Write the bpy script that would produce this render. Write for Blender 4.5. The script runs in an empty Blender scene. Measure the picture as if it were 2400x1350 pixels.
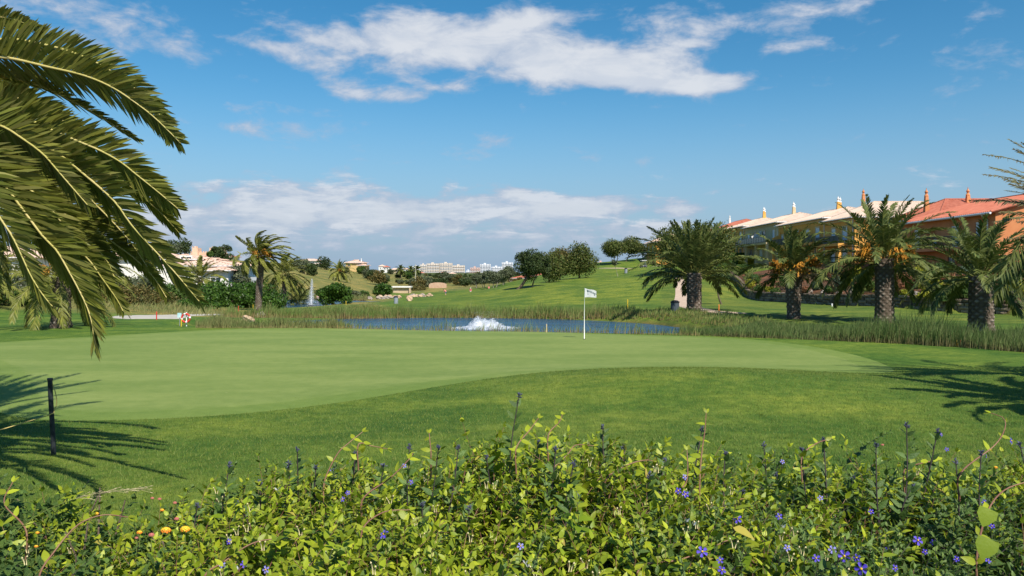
import bpy, math, random
import numpy as np
from mathutils import Vector, Matrix
random.seed(7)
rs = np.random.RandomState(7)
S = bpy.context.scene
C = S.collection
F = 1867.0            # focal length in photo pixels (2400 wide)
EYE = 2.85            # camera height over the putting green
# ------------------------------------------------------------------ camera
cd = bpy.data.cameras.new('camera'); cam = bpy.data.objects.new('camera', cd); C.objects.link(cam)
cam.location = (0, 0, EYE); cam.rotation_euler = (math.radians(90), 0, 0)
cd.sensor_width = 36; cd.lens = 36*F/2400; cd.shift_y = -35/2400
cd.clip_start = 0.05; cd.clip_end = 30000
S.camera = cam
# ------------------------------------------------------------------ light
SUN_EL, SUN_AZ = 49.0, 153.0      # azimuth clockwise from +Y: behind the camera, to the right
sd = bpy.data.lights.new('sun', 'SUN'); sun = bpy.data.objects.new('sun', sd); C.objects.link(sun)
sd.energy = 5.0; sd.angle = math.radians(0.5); sd.color = (1.0, 0.93, 0.82)
_a = math.radians(SUN_AZ); _e = math.radians(SUN_EL)
sv = Vector((math.sin(_a)*math.cos(_e), math.cos(_a)*math.cos(_e), math.sin(_e)))
sun.rotation_euler = sv.to_track_quat('Z', 'Y').to_euler(); sun.location = (20, -30, 60)
S.view_settings.view_transform = 'Standard'; S.view_settings.look = 'None'
S.view_settings.exposure = 0.34; S.view_settings.gamma = 1.0; S.view_settings.use_curve_mapping = False
S.cycles.max_bounces = 6; S.cycles.transparent_max_bounces = 8
S.cycles.use_denoising = True

# ------------------------------------------------------------------ world: sky with clouds
class NT:
    def __init__(s, tree): s.t = tree
    def n(s, typ, **kw):
        nd = s.t.nodes.new(typ)
        for k, v in kw.items(): setattr(nd, k, v)
        return nd
    def inp(s, sock, v):
        if v is None: return
        if isinstance(v, bpy.types.NodeSocket): s.t.links.new(v, sock)
        else:
            if isinstance(v, (tuple, list)) and len(v) == 3 and sock.type == 'RGBA': v = (*v, 1)
            sock.default_value = v
    def m(s, op, a, b=None, c=None, clamp=False):
        nd = s.n('ShaderNodeMath', operation=op, use_clamp=clamp)
        for i, v in enumerate((a, b, c)): s.inp(nd.inputs[i], v)
        return nd.outputs[0]
    def mix(s, f, a, b, blend='MIX'):
        nd = s.n('ShaderNodeMix', data_type='RGBA', blend_type=blend)
        s.inp(nd.inputs[0], f); s.inp(nd.inputs[6], a); s.inp(nd.inputs[7], b)
        return nd.outputs[2]
    def noise(s, vec, scale, detail=4, rough=.55, dist=0.0):
        nd = s.n('ShaderNodeTexNoise'); s.inp(nd.inputs['Vector'], vec)
        nd.inputs['Scale'].default_value = scale; nd.inputs['Detail'].default_value = detail
        nd.inputs['Roughness'].default_value = rough; nd.inputs['Distortion'].default_value = dist
        return nd.outputs['Fac']
    def smooth(s, v, a, b, o0=0., o1=1.):
        nd = s.n('ShaderNodeMapRange', interpolation_type='SMOOTHSTEP')
        s.inp(nd.inputs[0], v); nd.inputs[1].default_value = a; nd.inputs[2].default_value = b
        nd.inputs[3].default_value = o0; nd.inputs[4].default_value = o1
        return nd.outputs[0]
    def scale(s, vec, sc):
        nd = s.n('ShaderNodeVectorMath', operation='MULTIPLY'); s.inp(nd.inputs[0], vec); nd.inputs[1].default_value = sc
        return nd.outputs[0]
W = bpy.data.worlds.new('World'); S.world = W; W.use_nodes = True
W.node_tree.nodes.clear(); w = NT(W.node_tree)
sky = w.n('ShaderNodeTexSky', sky_type='NISHITA', sun_disc=False)
sky.sun_elevation = _e; sky.sun_rotation = _a
sky.altitude = 0; sky.air_density = 1.0; sky.dust_density = 0.35; sky.ozone_density = 3.0
tc = w.n('ShaderNodeTexCoord').outputs['Generated']
sp = w.n('ShaderNodeSeparateXYZ'); w.inp(sp.inputs[0], tc); X, Y, Z = sp.outputs
az = w.m('ARCTAN2', X, Y); el = w.m('ARCSINE', Z)
env = None
def blob(px, py, rx, ry, wgt, rot=0.):
    """a bank of cloud centred on a sky direction (given by where the photo shows it), sizes in 1/F radians"""
    global env
    a0 = math.atan((px-1200)/F); e0 = math.atan((640-py)/F*math.cos(a0))
    da = w.m('SUBTRACT', az, a0); de = w.m('SUBTRACT', el, e0)
    c, s_ = math.cos(rot), math.sin(rot)
    u = w.m('ADD', w.m('MULTIPLY', da, c*F/rx), w.m('MULTIPLY', de, s_*F/rx))
    v = w.m('ADD', w.m('MULTIPLY', da, -s_*F/ry), w.m('MULTIPLY', de, c*F/ry))
    r2 = w.m('ADD', w.m('MULTIPLY', u, u), w.m('MULTIPLY', v, v))
    g = w.m('MULTIPLY', w.m('EXPONENT', w.m('MULTIPLY', r2, -1.)), wgt)
    env = g if env is None else w.m('ADD', env, g)
for b in [(1000,75,150,60,.62), (1180,115,230,62,.72), (1330,165,150,42,.6), (1470,160,150,48,.75), (1590,196,150,26,.95,-.07), (1680,196,60,16,.7), (1250,60,90,40,.4),
          (860,95,140,42,.5), (720,140,95,26,.45,-.2), (640,110,60,18,.3), (805,212,60,20,.45), (940,225,75,22,.52), (1050,205,60,18,.4),
          (1740,34,200,46,.56), (1830,110,60,17,.4), (1990,20,40,18,.35), (1620,103,40,8,.3),
          (200,30,260,45,.40), (420,122,110,35,.36), (260,120,80,25,.22), (540,248,120,12,.28), (600,303,170,16,.30),
          (1375,373,30,10,.38), (1300,372,30,6,.25), (2150,432,120,10,.22), (1290,395,60,5,.1),
          (640,440,260,22,.40), (760,490,330,42,.50), (1160,485,330,30,.60), (1400,482,130,18,.62), (1600,494,36,15,.62), (1200,452,50,12,.45),
          (950,545,650,50,.50), (300,520,300,60,.35), (1500,540,200,20,.25)]:
    blob(*b)
st = w.scale(tc, (1., 1., 2.6))
n1 = w.noise(st, 13.0, 8, .60, .35)
n2 = w.noise(w.scale(tc, (1., 1., 4.5)), 3.0, 5, .55)
n3 = w.noise(w.scale(tc, (1., 1., 1.7)), 40.0, 5, .6)
# cloud further round the sky, out of the frame, of the same sparse kind
gen = w.m('MULTIPLY', w.smooth(w.noise(w.scale(tc, (1., 1., 2.2)), 2.2, 3, .5), .52, .75), w.m('MULTIPLY', w.smooth(w.m('ABSOLUTE', az), .72, 1.0), .5))
nlow = w.noise(w.scale(tc, (1., 1., 5.5)), 13., 7, .66, .3); lowm = w.smooth(el, .15, .10)
dens = w.m('ADD', w.m('ADD', w.m('ADD', env, w.m('MULTIPLY', w.m('MULTIPLY', w.m('SUBTRACT', nlow, .5), 1.2), lowm)), gen), w.m('ADD', w.m('MULTIPLY', w.m('SUBTRACT', n1, .5), 1.75), w.m('ADD', w.m('MULTIPLY', w.m('SUBTRACT', n2, .5), .35), w.m('MULTIPLY', w.m('SUBTRACT', n3, .5), .55))))
alpha = w.smooth(dens, .14, .66)
low = w.smooth(el, .14, .03)          # cloud near the horizon is far off: greyer and softer
thick = w.smooth(dens, .35, 1.0)
CH = 1.0
ccol = w.mix(thick, (.42,.50,.64), (.74,.76,.80))
ccol = w.mix(w.m('MULTIPLY', w.smooth(n1, .62, .40), .35), ccol, (.42,.50,.64))
ccol = w.mix(w.m('MULTIPLY', low, .55), ccol, (.40,.49,.62))
ccol = w.mix(w.m('MULTIPLY', w.m('MULTIPLY', lowm, w.smooth(nlow, .50, .66)), w.smooth(el, .035, .06)), ccol, (.66,.70,.77))
skyc = w.n('ShaderNodeHueSaturation'); w.inp(skyc.inputs['Color'], sky.outputs[0]); skyc.inputs['Saturation'].default_value = 1.36; skyc.inputs['Hue'].default_value = .490
hzn = w.smooth(el, .24, -.02)          # sea air: the sky pales to a grey blue towards the horizon all round
skyh = w.mix(w.m('MULTIPLY', hzn, .92), skyc.outputs[0], (2.15, 3.35, 5.0))
bg1 = w.n('ShaderNodeBackground'); w.inp(bg1.inputs[0], skyh); bg1.inputs[1].default_value = 0.094
bg2 = w.n('ShaderNodeBackground'); w.inp(bg2.inputs[0], ccol); bg2.inputs[1].default_value = .82
mx = w.n('ShaderNodeMixShader'); w.inp(mx.inputs[0], w.m('MULTIPLY', alpha, .9)); w.inp(mx.inputs[1], bg1.outputs[0]); w.inp(mx.inputs[2], bg2.outputs[0])
wo = w.n('ShaderNodeOutputWorld'); w.inp(wo.inputs[0], mx.outputs[0])

# ------------------------------------------------------------------ helpers
def link(o, parent=None, label=None, cat=None, group=None, kind=None):
    C.objects.link(o)
    if parent is not None: o.parent = parent
    if label: o['label'] = label
    if cat: o['category'] = cat
    if group: o['group'] = group
    if kind: o['kind'] = kind
    return o
def empty(name, loc, label, cat, group=None, rz=0):
    o = bpy.data.objects.new(name, None); o.empty_display_size = .3
    o.location = loc; o.rotation_euler = (0, 0, rz)
    return link(o, None, label, cat, group)
class MB:
    """collects verts and faces (python lists or numpy blocks) into one mesh"""
    def __init__(s): s.v = []; s.f = {3: [], 4: []}; s.n = 0; s.t = []; s.poly = []
    def add(s, v, f, tint=None):
        v = np.asarray(v, float).reshape(-1, 3)
        if isinstance(f, np.ndarray): s.f[f.shape[1]].append(f + s.n)
        else:
            for k in (3, 4):
                q = [x for x in f if len(x) == k]
                if q: s.f[k].append(np.array(q) + s.n)
            for x in f:
                if len(x) > 4: s.poly.append([i + s.n for i in x])
        s.v.append(v); s.n += len(v)
        t = np.zeros(len(v)) if tint is None else np.broadcast_to(np.asarray(tint, float), (len(v),))
        s.t.append(t)
    def box(s, x0, x1, y0, y1, z0, z1, tint=None):
        v = [(x0,y0,z0),(x1,y0,z0),(x1,y1,z0),(x0,y1,z0),(x0,y0,z1),(x1,y0,z1),(x1,y1,z1),(x0,y1,z1)]
        s.add(v, [(0,3,2,1),(4,5,6,7),(0,1,5,4),(1,2,6,5),(2,3,7,6),(3,0,4,7)], tint)
    def prism(s, prof, a, b, axis='y', tint=None):
        """closed profile of (p, q) swept from a to b along an axis"""
        n = len(prof)
        mk = {'y': lambda p, q, r: (p, r, q), 'x': lambda p, q, r: (r, p, q), 'z': lambda p, q, r: (p, q, r)}[axis]
        v = [mk(p, q, a) for p, q in prof] + [mk(p, q, b) for p, q in prof]
        s.add(v, [tuple(range(n)), tuple(range(2*n-1, n-1, -1))] + [(i, i+n, (i+1) % n+n, (i+1) % n) for i in range(n)], tint)
    def tube(s, pts, rad, seg=8, cap=True, tint=None):
        pts = np.asarray(pts, float); n = len(pts)
        rad = np.broadcast_to(np.asarray(rad, float), (n,))
        T = np.gradient(pts, axis=0); T /= np.linalg.norm(T, axis=1)[:, None] + 1e-9
        ref = np.array([0, 0, 1.]) if abs(T[:, 2]).mean() < .8 else np.array([1., 0, 0])
        A = np.cross(T, ref); A /= np.linalg.norm(A, axis=1)[:, None] + 1e-9
        B = np.cross(T, A)
        th = np.linspace(0, 2*math.pi, seg, endpoint=False)
        v = pts[:, None] + rad[:, None, None]*(np.cos(th)[None, :, None]*A[:, None] + np.sin(th)[None, :, None]*B[:, None])
        i = np.arange(n-1)[:, None]*seg; j = np.arange(seg)[None]; k = (j+1) % seg
        f = np.stack([i+j, i+k, i+seg+k, i+seg+j], -1).reshape(-1, 4)
        vv = v.reshape(-1, 3)
        s.add(vv, f, tint)
        if cap:
            base = s.n - len(vv)
            s.poly.append([base+q for q in range(seg)]); s.poly.append([base+(n-1)*seg+q for q in range(seg-1, -1, -1)])
    def lathe(s, prof, cx, cy, seg=12, tint=None):
        p = [(cx, cy, z) for r, z in prof]
        s.tube(p, [max(r, .001) for r, z in prof], seg, True, tint)
    def build(s, name, mat, parent=None, smooth=False, link_=True, **kw):
        me = bpy.data.meshes.new(name)
        V = np.concatenate(s.v) if s.v else np.zeros((0, 3))
        loops, starts, tot = [], [], []
        pos = 0
        for k in (3, 4):
            if s.f[k]:
                q = np.concatenate(s.f[k]); loops.append(q.ravel()); starts.append(pos + np.arange(len(q))*k); tot.append(np.full(len(q), k)); pos += q.size
        for q in s.poly:
            loops.append(np.array(q)); starts.append(np.array([pos])); tot.append(np.array([len(q)])); pos += len(q)
        me.vertices.add(len(V)); me.vertices.foreach_set('co', V.astype('f4').ravel())
        L = np.concatenate(loops).astype('i4'); ST = np.concatenate(starts).astype('i4'); TT = np.concatenate(tot).astype('i4')
        me.loops.add(len(L)); me.loops.foreach_set('vertex_index', L)
        me.polygons.add(len(ST)); me.polygons.foreach_set('loop_start', ST); me.polygons.foreach_set('loop_total', TT)
        me.polygons.foreach_set('use_smooth', np.full(len(ST), smooth))
        at_ = me.attributes.new('tint', 'FLOAT', 'POINT'); at_.data.foreach_set('value', np.concatenate(s.t).astype('f4'))
        me.update(calc_edges=True); me.validate()
        if mat is not None: me.materials.append(mat)
        o = bpy.data.objects.new(name, me)
        if link_: link(o, parent, **kw)
        return o
def inst(me, name, parent, loc=(0,0,0), rot=(0,0,0), sc=1., **kw):
    o = bpy.data.objects.new(name, me); o.location = loc; o.rotation_euler = rot
    o.scale = (sc, sc, sc) if not hasattr(sc, '__len__') else sc
    return link(o, parent, **kw)
def copy_tree(o, parent=None):
    c = o.copy(); C.objects.link(c); c.parent = parent
    for ch in o.children: copy_tree(ch, c)
    return c

# ------------------------------------------------------------------ materials
MATS = {}
def mat(name, col, rough=.8, col2=None, nscale=3., bump=0., bscale=20., tint=None, trans=0., spec=.3, mixn=(.35,.65), metal=0., island=0., stretch=None, obj=False):
    """plain procedural material: base colour varied by noise, per-vertex 'tint' and bump"""
    if name in MATS: return MATS[name]
    m = bpy.data.materials.new(name); m.use_nodes = True; t = NT(m.node_tree)
    b = m.node_tree.nodes['Principled BSDF']
    c = None
    co = t.n('ShaderNodeTexCoord').outputs['Object']
    if obj is False: co = t.n('ShaderNodeNewGeometry').outputs['Position']
    if stretch: co = t.scale(co, stretch)
    if col2 is not None:
        c = t.mix(t.smooth(t.noise(co, nscale, 5, .6), *mixn), col, col2)
    else: c = t.mix(0., col, col)
    if tint is not None:
        at_ = t.n('ShaderNodeAttribute', attribute_name='tint')
        c = t.mix(at_.outputs['Fac'], c, tint)
    if island:
        ri = t.n('ShaderNodeNewGeometry').outputs['Random Per Island']
        c = t.mix(1., c, t.mix(ri, (1-island,)*3, (1+island, 1+island*.9, 1+island*.5)), 'MULTIPLY')
    t.inp(b.inputs['Base Color'], c)
    b.inputs['Roughness'].default_value = rough; b.inputs['Specular IOR Level'].default_value = spec
    b.inputs['Metallic'].default_value = metal
    if bump:
        bn = t.n('ShaderNodeBump'); bn.inputs['Strength'].default_value = bump; bn.inputs['Distance'].default_value = .05
        t.inp(bn.inputs['Height'], t.noise(co, bscale, 4, .6)); t.inp(b.inputs['Normal'], bn.outputs[0])
    if trans:
        tr = t.n('ShaderNodeBsdfTranslucent'); t.inp(tr.inputs[0], t.mix(.0, c, c))
        ms = t.n('ShaderNodeMixShader'); ms.inputs[0].default_value = trans
        out = [q for q in m.node_tree.nodes if q.type == 'OUTPUT_MATERIAL'][0]
        t.inp(ms.inputs[1], b.outputs[0]); t.inp(ms.inputs[2], tr.outputs[0]); t.inp(out.inputs[0], ms.outputs[0])
    MATS[name] = m
    return m

# ------------------------------------------------------------------ terrain height
def sstep(v, a, b):
    t = np.clip((v-a)/(b-a), 0, 1); return t*t*(3-2*t)
def seg_dist(x, y, pts, closed=False):
    """unsigned distance to a polyline, and signed side (positive = right of travel)"""
    best = np.full(x.shape, 1e9); side = np.zeros(x.shape); tz = np.zeros(x.shape)
    P = list(pts) + ([pts[0]] if closed else [])
    for i in range(len(P)-1):
        ax, ay = P[i][:2]; bx, by = P[i+1][:2]
        dx, dy = bx-ax, by-ay; L2 = dx*dx+dy*dy
        t = np.clip(((x-ax)*dx+(y-ay)*dy)/L2, 0, 1)
        d = np.hypot(x-ax-t*dx, y-ay-t*dy)
        sd_ = (dx*(y-ay)-dy*(x-ax))
        u = d < best
        side = np.where(u, np.sign(sd_), side); tz = np.where(u, i+t, tz); best = np.where(u, d, best)
    return best, side, tz
def inside(x, y, P):
    c = np.zeros(x.shape, bool); n = len(P)
    for i in range(n):
        x0, y0 = P[i]; x1, y1 = P[(i+1) % n]
        if y0 == y1: continue
        k = ((y0 > y) != (y1 > y)) & (x < (x1-x0)*(y-y0)/(y1-y0)+x0)
        c ^= k
    return c
def pxy(px, D): return ((px-1200)/F*D, D)
def ptz(px, py, D): return ((px-1200)/F*D, D, EYE+(640-py)/F*D)
CP = []   # control points px, D, z
def cz(px, D, z): CP.append((px, D, z))
def cp(px, py, D): CP.append((px, D, EYE+(640-py)/F*D))
for px in (-900, -300, 200, 700, 1200, 1700, 2200, 2800, 3400):
    for D in (14, 24, 36): cz(px, D, 0)
    cz(px, 9000, -45); cz(px, 4000, -14)
for px, py, D in [(-300,722,60),(100,735,57),(100,712,63),(100,690,76),(300,742,54),(300,735,60),(350,700,95),(550,733,82),(605,726,95),(420,751,49),
    (600,746,57),(900,738,70),(1100,732,72),(1300,730,74),(1500,724,72),(1600,722,68),(740,718,108),(870,706,118),(640,724,104),
    (1000,712,100),(1200,706,100),(1400,701,95),(1560,705,85),(930,712,115),(960,709,122),(800,716,100),
    (1043,693,160),(1103,692,185),(1145,685,187),(1000,682,230),(940,688,225),(880,700,150),(1026,675,260),
    (1215,678,130),(1288,662,150),(1357,652,160),(1300,646,190),(1380,629,188),(1448,645,165),(1440,629,195),(1508,632,197),(1560,620,195),
    (1440,614,215),(1500,604,225),(1545,602,230),(1420,650,150),(1520,660,130),(1560,640,150),(1612,652,120),(1590,700,90),(1580,716,74),
    (1630,727,59),(1690,716,72),(1700,680,100),(1690,655,125),(1800,715,72),(2000,722,62),(1740,697,100),(1745,660,125),
    (1640,610,200),(1700,600,190),
    (800,692,170),(860,703,147),(740,705,150),(655,706,146),(700,660,200),(700,640,260),(750,650,230),(850,652,300),(830,637,345),(640,624,260),
    (480,662,150),(380,668,140),(450,602,300),(480,606,345),(300,600,300),(560,610,290),(0,650,160),(0,600,300),(-500,600,300),(-500,650,150),
    (1000,655,350),(1100,652,400),(1180,650,400),(1030,641,800),(1100,642,1200),(1150,640,2000),(700,620,500),(1250,664,300),(1330,664,320)]:
    cp(px, py, D)
for px, D, z in [(2400,45,.05),(2400,53,.05),(2700,53,.2),(2250,57,.02),(1964,70,0),(1880,73,-.02),(1800,82,-.1),(1550,50,-.35),(1300,46,-.3),(1000,46,-.3),
    (700,50,-.1),(1650,42,-.1),(1900,45,-.05),(2100,50,0),(1500,46,-.3),(1600,300,5.5),(1500,300,2),(1400,300,0),(1600,500,2),(2000,300,9),(2600,300,9),(2600,120,5),(3200,100,3),(2000,130,5),(2300,90,3.5),
    (-1200,100,3),(3600,300,6),(900,500,2.2),(1500,2000,2),(400,2000,4),(2000,2000,4),(400,700,5),(2400,800,6)]:
    cz(px, D, z)
CP = np.array(CP)
def _uv(px, D): return np.stack([px/420., 3.2*np.log(D)], -1)
def _k(r2): return np.where(r2 > 1e-12, .5*r2*np.log(np.maximum(r2, 1e-12)), 0.)
_P = _uv(CP[:, 0], CP[:, 1]); _n = len(_P)
_K = _k(((_P[:, None]-_P[None])**2).sum(-1)) + np.eye(_n)*.012
_A = np.zeros((_n+3, _n+3)); _A[:_n, :_n] = _K; _A[:_n, _n] = 1; _A[:_n, _n+1:] = _P; _A[_n, :_n] = 1; _A[_n+1:, :_n] = _P.T
# solve for heights scaled by distance, so the profile seen from afar stays true
_sc = (CP[:, 1])**.0
_w = np.linalg.solve(_A, np.concatenate([CP[:, 2]/_sc, [0, 0, 0]]))
def tps(px, D):
    px = np.clip(px, -1500, 3900); q = _uv(px, D).reshape(-1, 2); out = np.empty(len(q))
    for i in range(0, len(q), 20000):
        b = q[i:i+20000]
        out[i:i+20000] = _k(((b[:, None]-_P[None])**2).sum(-1)) @ _w[:_n] + _w[_n] + b @ _w[_n+1:]
    return out.reshape(px.shape)
POND = [(-19,44.8),(-12,44.2),(-5,43.6),(0,42.6),(4.5,40.6),(8,39.6),(11.5,41.5),(12.2,46),(11,52),(9.3,56.5),(6,59.5),(2.5,61.5),(-4,63),(-10,62.2),(-15,60),(-18.5,55),(-20,50)]
UPOND = [pxy(560,112),pxy(655,110),pxy(740,111),pxy(800,121),pxy(868,128),pxy(872,133),pxy(800,139),pxy(740,144),pxy(655,146),pxy(560,140)]
def chaikin(P, n=2, closed=True):
    for _ in range(n):
        Q = []
        for i in range(len(P) if closed else len(P)-1):
            a = np.array(P[i]); b = np.array(P[(i+1) % len(P)])
            Q += [tuple(.75*a+.25*b), tuple(.25*a+.75*b)]
        P = Q if closed else [P[0]]+Q+[P[-1]]
    return P
POND = chaikin(POND); UPOND = chaikin(UPOND)
WATER_Z, UWATER_Z = -.72, -2.0
WALL = [pxy(3000,48),pxy(2700,50),pxy(2400,53.2),pxy(2250,57),pxy(2100,62),pxy(1964,70),pxy(1880,75),pxy(1800,84),pxy(1752,98),pxy(1728,116),pxy(1712,134)]
WALLB = chaikin(WALL, 2, False)
def wave(x, y):
    return (.5*np.sin(x*.13+y*.05+1.)+.35*np.sin(x*.05-y*.11)+.3*np.sin(x*.31+y*.17+2.)*.5)
def H(x, y):
    x = np.asarray(x, float); y = np.asarray(y, float)
    shp = np.broadcast(x, y).shape; x = np.broadcast_to(x, shp).astype(float); y = np.broadcast_to(y, shp).astype(float)
    r = np.hypot(x, y)
    ang = np.clip(np.arctan2(x, np.maximum(y, -1e9)), -1.0, 1.0)
    px = np.tan(ang)*F+1200; D = np.maximum(r*np.cos(ang), 1.)
    z = np.zeros(shp)
    far = D > 30
    if far.any(): z[far] = (tps(px[far], np.maximum(D[far], 14)))*sstep(D[far], 30, 42)
    # undulating fairway hill
    z += wave(x, y)*.62*sstep(D, 75, 130)*(1-sstep(D, 230, 330))*sstep(px, 1000, 1250)
    # bank by the camera, mound right of centre, rise at far left
    z += 1.2*(1-sstep(y, 3.3, 9.3))
    z += .46*np.exp(-(((x-4.6)/5.2)**2+((y-19.3)/3.3)**2)) + .12*np.exp(-(((x-1)/5)**2+((y-12.5)/2.5)**2))
    z += .22*np.exp(-(((x+14.2)/2.2)**2+((y-19.)/4.2)**2))
    near = (r > 30) & (r < 90)
    if near.any():
        xn, yn = x[near], y[near]
        d, _, _ = seg_dist(xn, yn, POND, True); sd_ = np.where(inside(xn, yn, POND), -d, d)
        zn = z[near]; t = sstep(-sd_, -1.6, 2.4)
        z[near] = zn*(1-t) + (-1.9)*t
    m = (r > 95) & (r < 165) & (x < 0)
    if m.any():
        xn, yn = x[m], y[m]
        d, _, _ = seg_dist(xn, yn, UPOND, True); sd_ = np.where(inside(xn, yn, UPOND), -d, d)
        zn = z[m]; t = sstep(-sd_, -3., 3.)
        z[m] = zn*(1-t) + (-3.4)*t
    g = (x > 20) & (D > 30) & (D < 330)
    if g.any():
        xn, yn = x[g], y[g]
        d, side, tt = seg_dist(xn, yn, WALLB)
        d = d*np.where(side > 0, -1, 1)
        zb = WALL_Z0(tt)
        tr = np.clip(tt/(len(WALLB)-1), 0, 1)
        step = .98*sstep(d, .12, .3)
        zg = zb + step + .17*np.clip(d-.3, 0, 20)
        k = sstep(d, 0., .25)*(1-sstep(yn, 118, 150))
        z[g] = z[g]*(1-k) + np.maximum(zg, z[g])*k
    return z
_wz = None
def WALL_Z0(tt):
    i = np.clip(tt, 0, len(WALLB)-1)
    return np.interp(i, np.arange(len(WALLB)), _wz)
_wx = np.array([p[0] for p in WALLB]); _wy = np.array([p[1] for p in WALLB])
_wz = tps(_wx/_wy*F+1200, _wy)
def hz(x, y): return float(H(np.array([x]), np.array([y]))[0])
def hit(px, py, d0=6., d1=900.):
    """where the sight line through a photo pixel meets the ground"""
    D = np.geomspace(d0, d1, 1500); x = (px-1200)/F*D; zr = EYE+(640-py)/F*D
    h = H(x, D); k = np.nonzero(h >= zr)[0]
    if len(k) == 0: i = len(D)-1
    else: i = k[0]
    return (x[i], D[i], h[i])
def gp(px, D):
    x = (px-1200)/F*D; return (x, D, hz(x, D))
# ------------------------------------------------------------------ ground sheet
def ground():
    half = math.radians(41)
    a_in = np.arange(-half, half, math.radians(.26)); a_out = np.linspace(half, 2*math.pi-half, 46)
    A = np.concatenate([a_in, a_out[:-1] if abs(a_out[-1]-2*math.pi+half) < 1e-6 else a_out])
    R = np.concatenate([[.3, .8, 1.5, 2.2], np.geomspace(3, 10000, 470)])
    na, nr = len(A), len(R)
    x = np.sin(A)[None]*R[:, None]; y = np.cos(A)[None]*R[:, None]
    z = H(x, y)
    V = np.stack([x, y, z], -1).reshape(-1, 3)
    i = np.arange(nr-1)[:, None]*na; j = np.arange(na)[None]; k = (j+1) % na
    f = np.stack([i+j, i+k, i+na+k, i+na+j], -1).reshape(-1, 4)[:, ::-1]
    mb = MB(); mb.add(V, f)
    c0 = mb.n; mb.add([(0, 0, float(z[0].mean()))], [])
    mb.f[3].append(np.array([(c0, q, (q+1) % na) for q in range(na)])[:, ::-1])
    # grass kinds by place
    px = np.tan(np.clip(np.arctan2(x, y), -1.2, 1.2))*F+1200; D = np.maximum(y, 1)
    col = np.empty(x.shape+(3,)); col[:] = (.082, .153, .021)
    def over(c, m):
        m = np.clip(m, 0, 1)[..., None]; col[:] = col*(1-m)+np.array(c)*m
    nz = np.sin(x*.9+np.sin(y*.5)*2)*.5+np.sin(y*.7+x*.23)*.5
    over((.088, .150, .020), sstep(D, 62, 70)*sstep(px, 880, 960))             # fairway up the hill
    over((.125, .180, .024), sstep(D, 78, 92)*sstep(px, 1000, 1080)*(1-sstep(D, 170, 200))*(.6+.25*nz))
    over((.10, .145, .024), (px > 1550)*sstep(D, 42, 46)*(1-sstep(D, 100, 130))*.7)
    # scrub hillside, dry grass
    dry = np.maximum(sstep(900-px+np.sin(D*.1)*20, -20, 30)*sstep(D, 56, 62), sstep(D, 215, 235)*(1-sstep(px, 1280, 1400)*(D < 290)))
    over((.190, .185, .060), dry)
    over((.085, .11, .028), dry*sstep(nz, .1, .6)*.45)
    over((.10, .17, .03), sstep(px, 560, 620)*(1-sstep(px, 780, 900))*sstep(D, 56, 60)*(1-sstep(D, 100, 112))*.9)
    over((.075, .10, .035), sstep(D, 330, 500))
    over((.135, .205, .030), np.exp(-(((x-4.2)/6.5)**2+((y-18.)/3.4)**2))*.7*(.5+.5*np.clip(nz+.4, 0, 1.4)))
    d, side, tt = seg_dist(x.ravel(), y.ravel(), WALLB); d = (d*np.where(side > 0, -1, 1)).reshape(x.shape)
    over((.12, .062, .036), sstep(d, .0, .2)*(x > 20)*(D < 125)*(D > 30))
    for P, wz in ((POND, 1), (UPOND, 1)):
        dd, _, _ = seg_dist(x.ravel(), y.ravel(), P, True); ins = inside(x.ravel(), y.ravel(), P)
        dd = np.where(ins, -dd, dd).reshape(x.shape); over((.10, .075, .035), 1-sstep(dd, -.2, .8))
    over((.16, .12, .07), (1-sstep(y, 3.6, 4.6))*(D < 6))
    o = mb.build('ground', None, smooth=True, kind='structure')
    ca = o.data.attributes.new('col', 'FLOAT_COLOR', 'POINT')
    cc = np.ones((mb.n, 4)); cc[:x.size, :3] = col.reshape(-1, 3)
    ca.data.foreach_set('color', cc.astype('f4').ravel())
    m = bpy.data.materials.new('turf'); m.use_nodes = True; t = NT(m.node_tree); b = m.node_tree.nodes['Principled BSDF']
    c = t.n('ShaderNodeAttribute', attribute_name='col').outputs['Color']
    P = t.n('ShaderNodeNewGeometry').outputs['Position']
    n_big = t.noise(t.scale(P, (.5, 1, 1)), .55, 6, .6); n_mid = t.noise(P, 3.2, 5, .62); n_fine = t.noise(P, 38., 4, .7); n_far = t.noise(t.scale(P, (1., .35, 1.)), .16, 5, .6)
    c = t.mix(1., c, t.mix(t.smooth(n_big, .34, .66), (.62, .78, .66), (1.48, 1.26, 1.20)), 'MULTIPLY')
    c = t.mix(1., c, t.mix(t.smooth(n_mid, .32, .68), (.70, .80, .70), (1.32, 1.18, 1.2)), 'MULTIPLY')
    c = t.mix(1., c, t.mix(t.smooth(n_fine, .3, .7), (.62, .68, .6), (1.42, 1.32, 1.4)), 'MULTIPLY')
    c = t.mix(1., c, t.mix(t.smooth(n_far, .38, .62), (.80, .88, .84), (1.2, 1.1, 1.05)), 'MULTIPLY')
    t.inp(b.inputs['Base Color'], c); b.inputs['Roughness'].default_value = .85; b.inputs['Specular IOR Level'].default_value = .2
    bn = t.n('ShaderNodeBump'); bn.inputs['Strength'].default_value = .7; bn.inputs['Distance'].default_value = .04
    t.inp(bn.inputs['Height'], t.m('ADD', t.noise(P, 60., 3, .7), t.noise(P, 9., 3, .6))); t.inp(b.inputs['Normal'], bn.outputs[0])
    o.data.materials.append(m)
ground()

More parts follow.
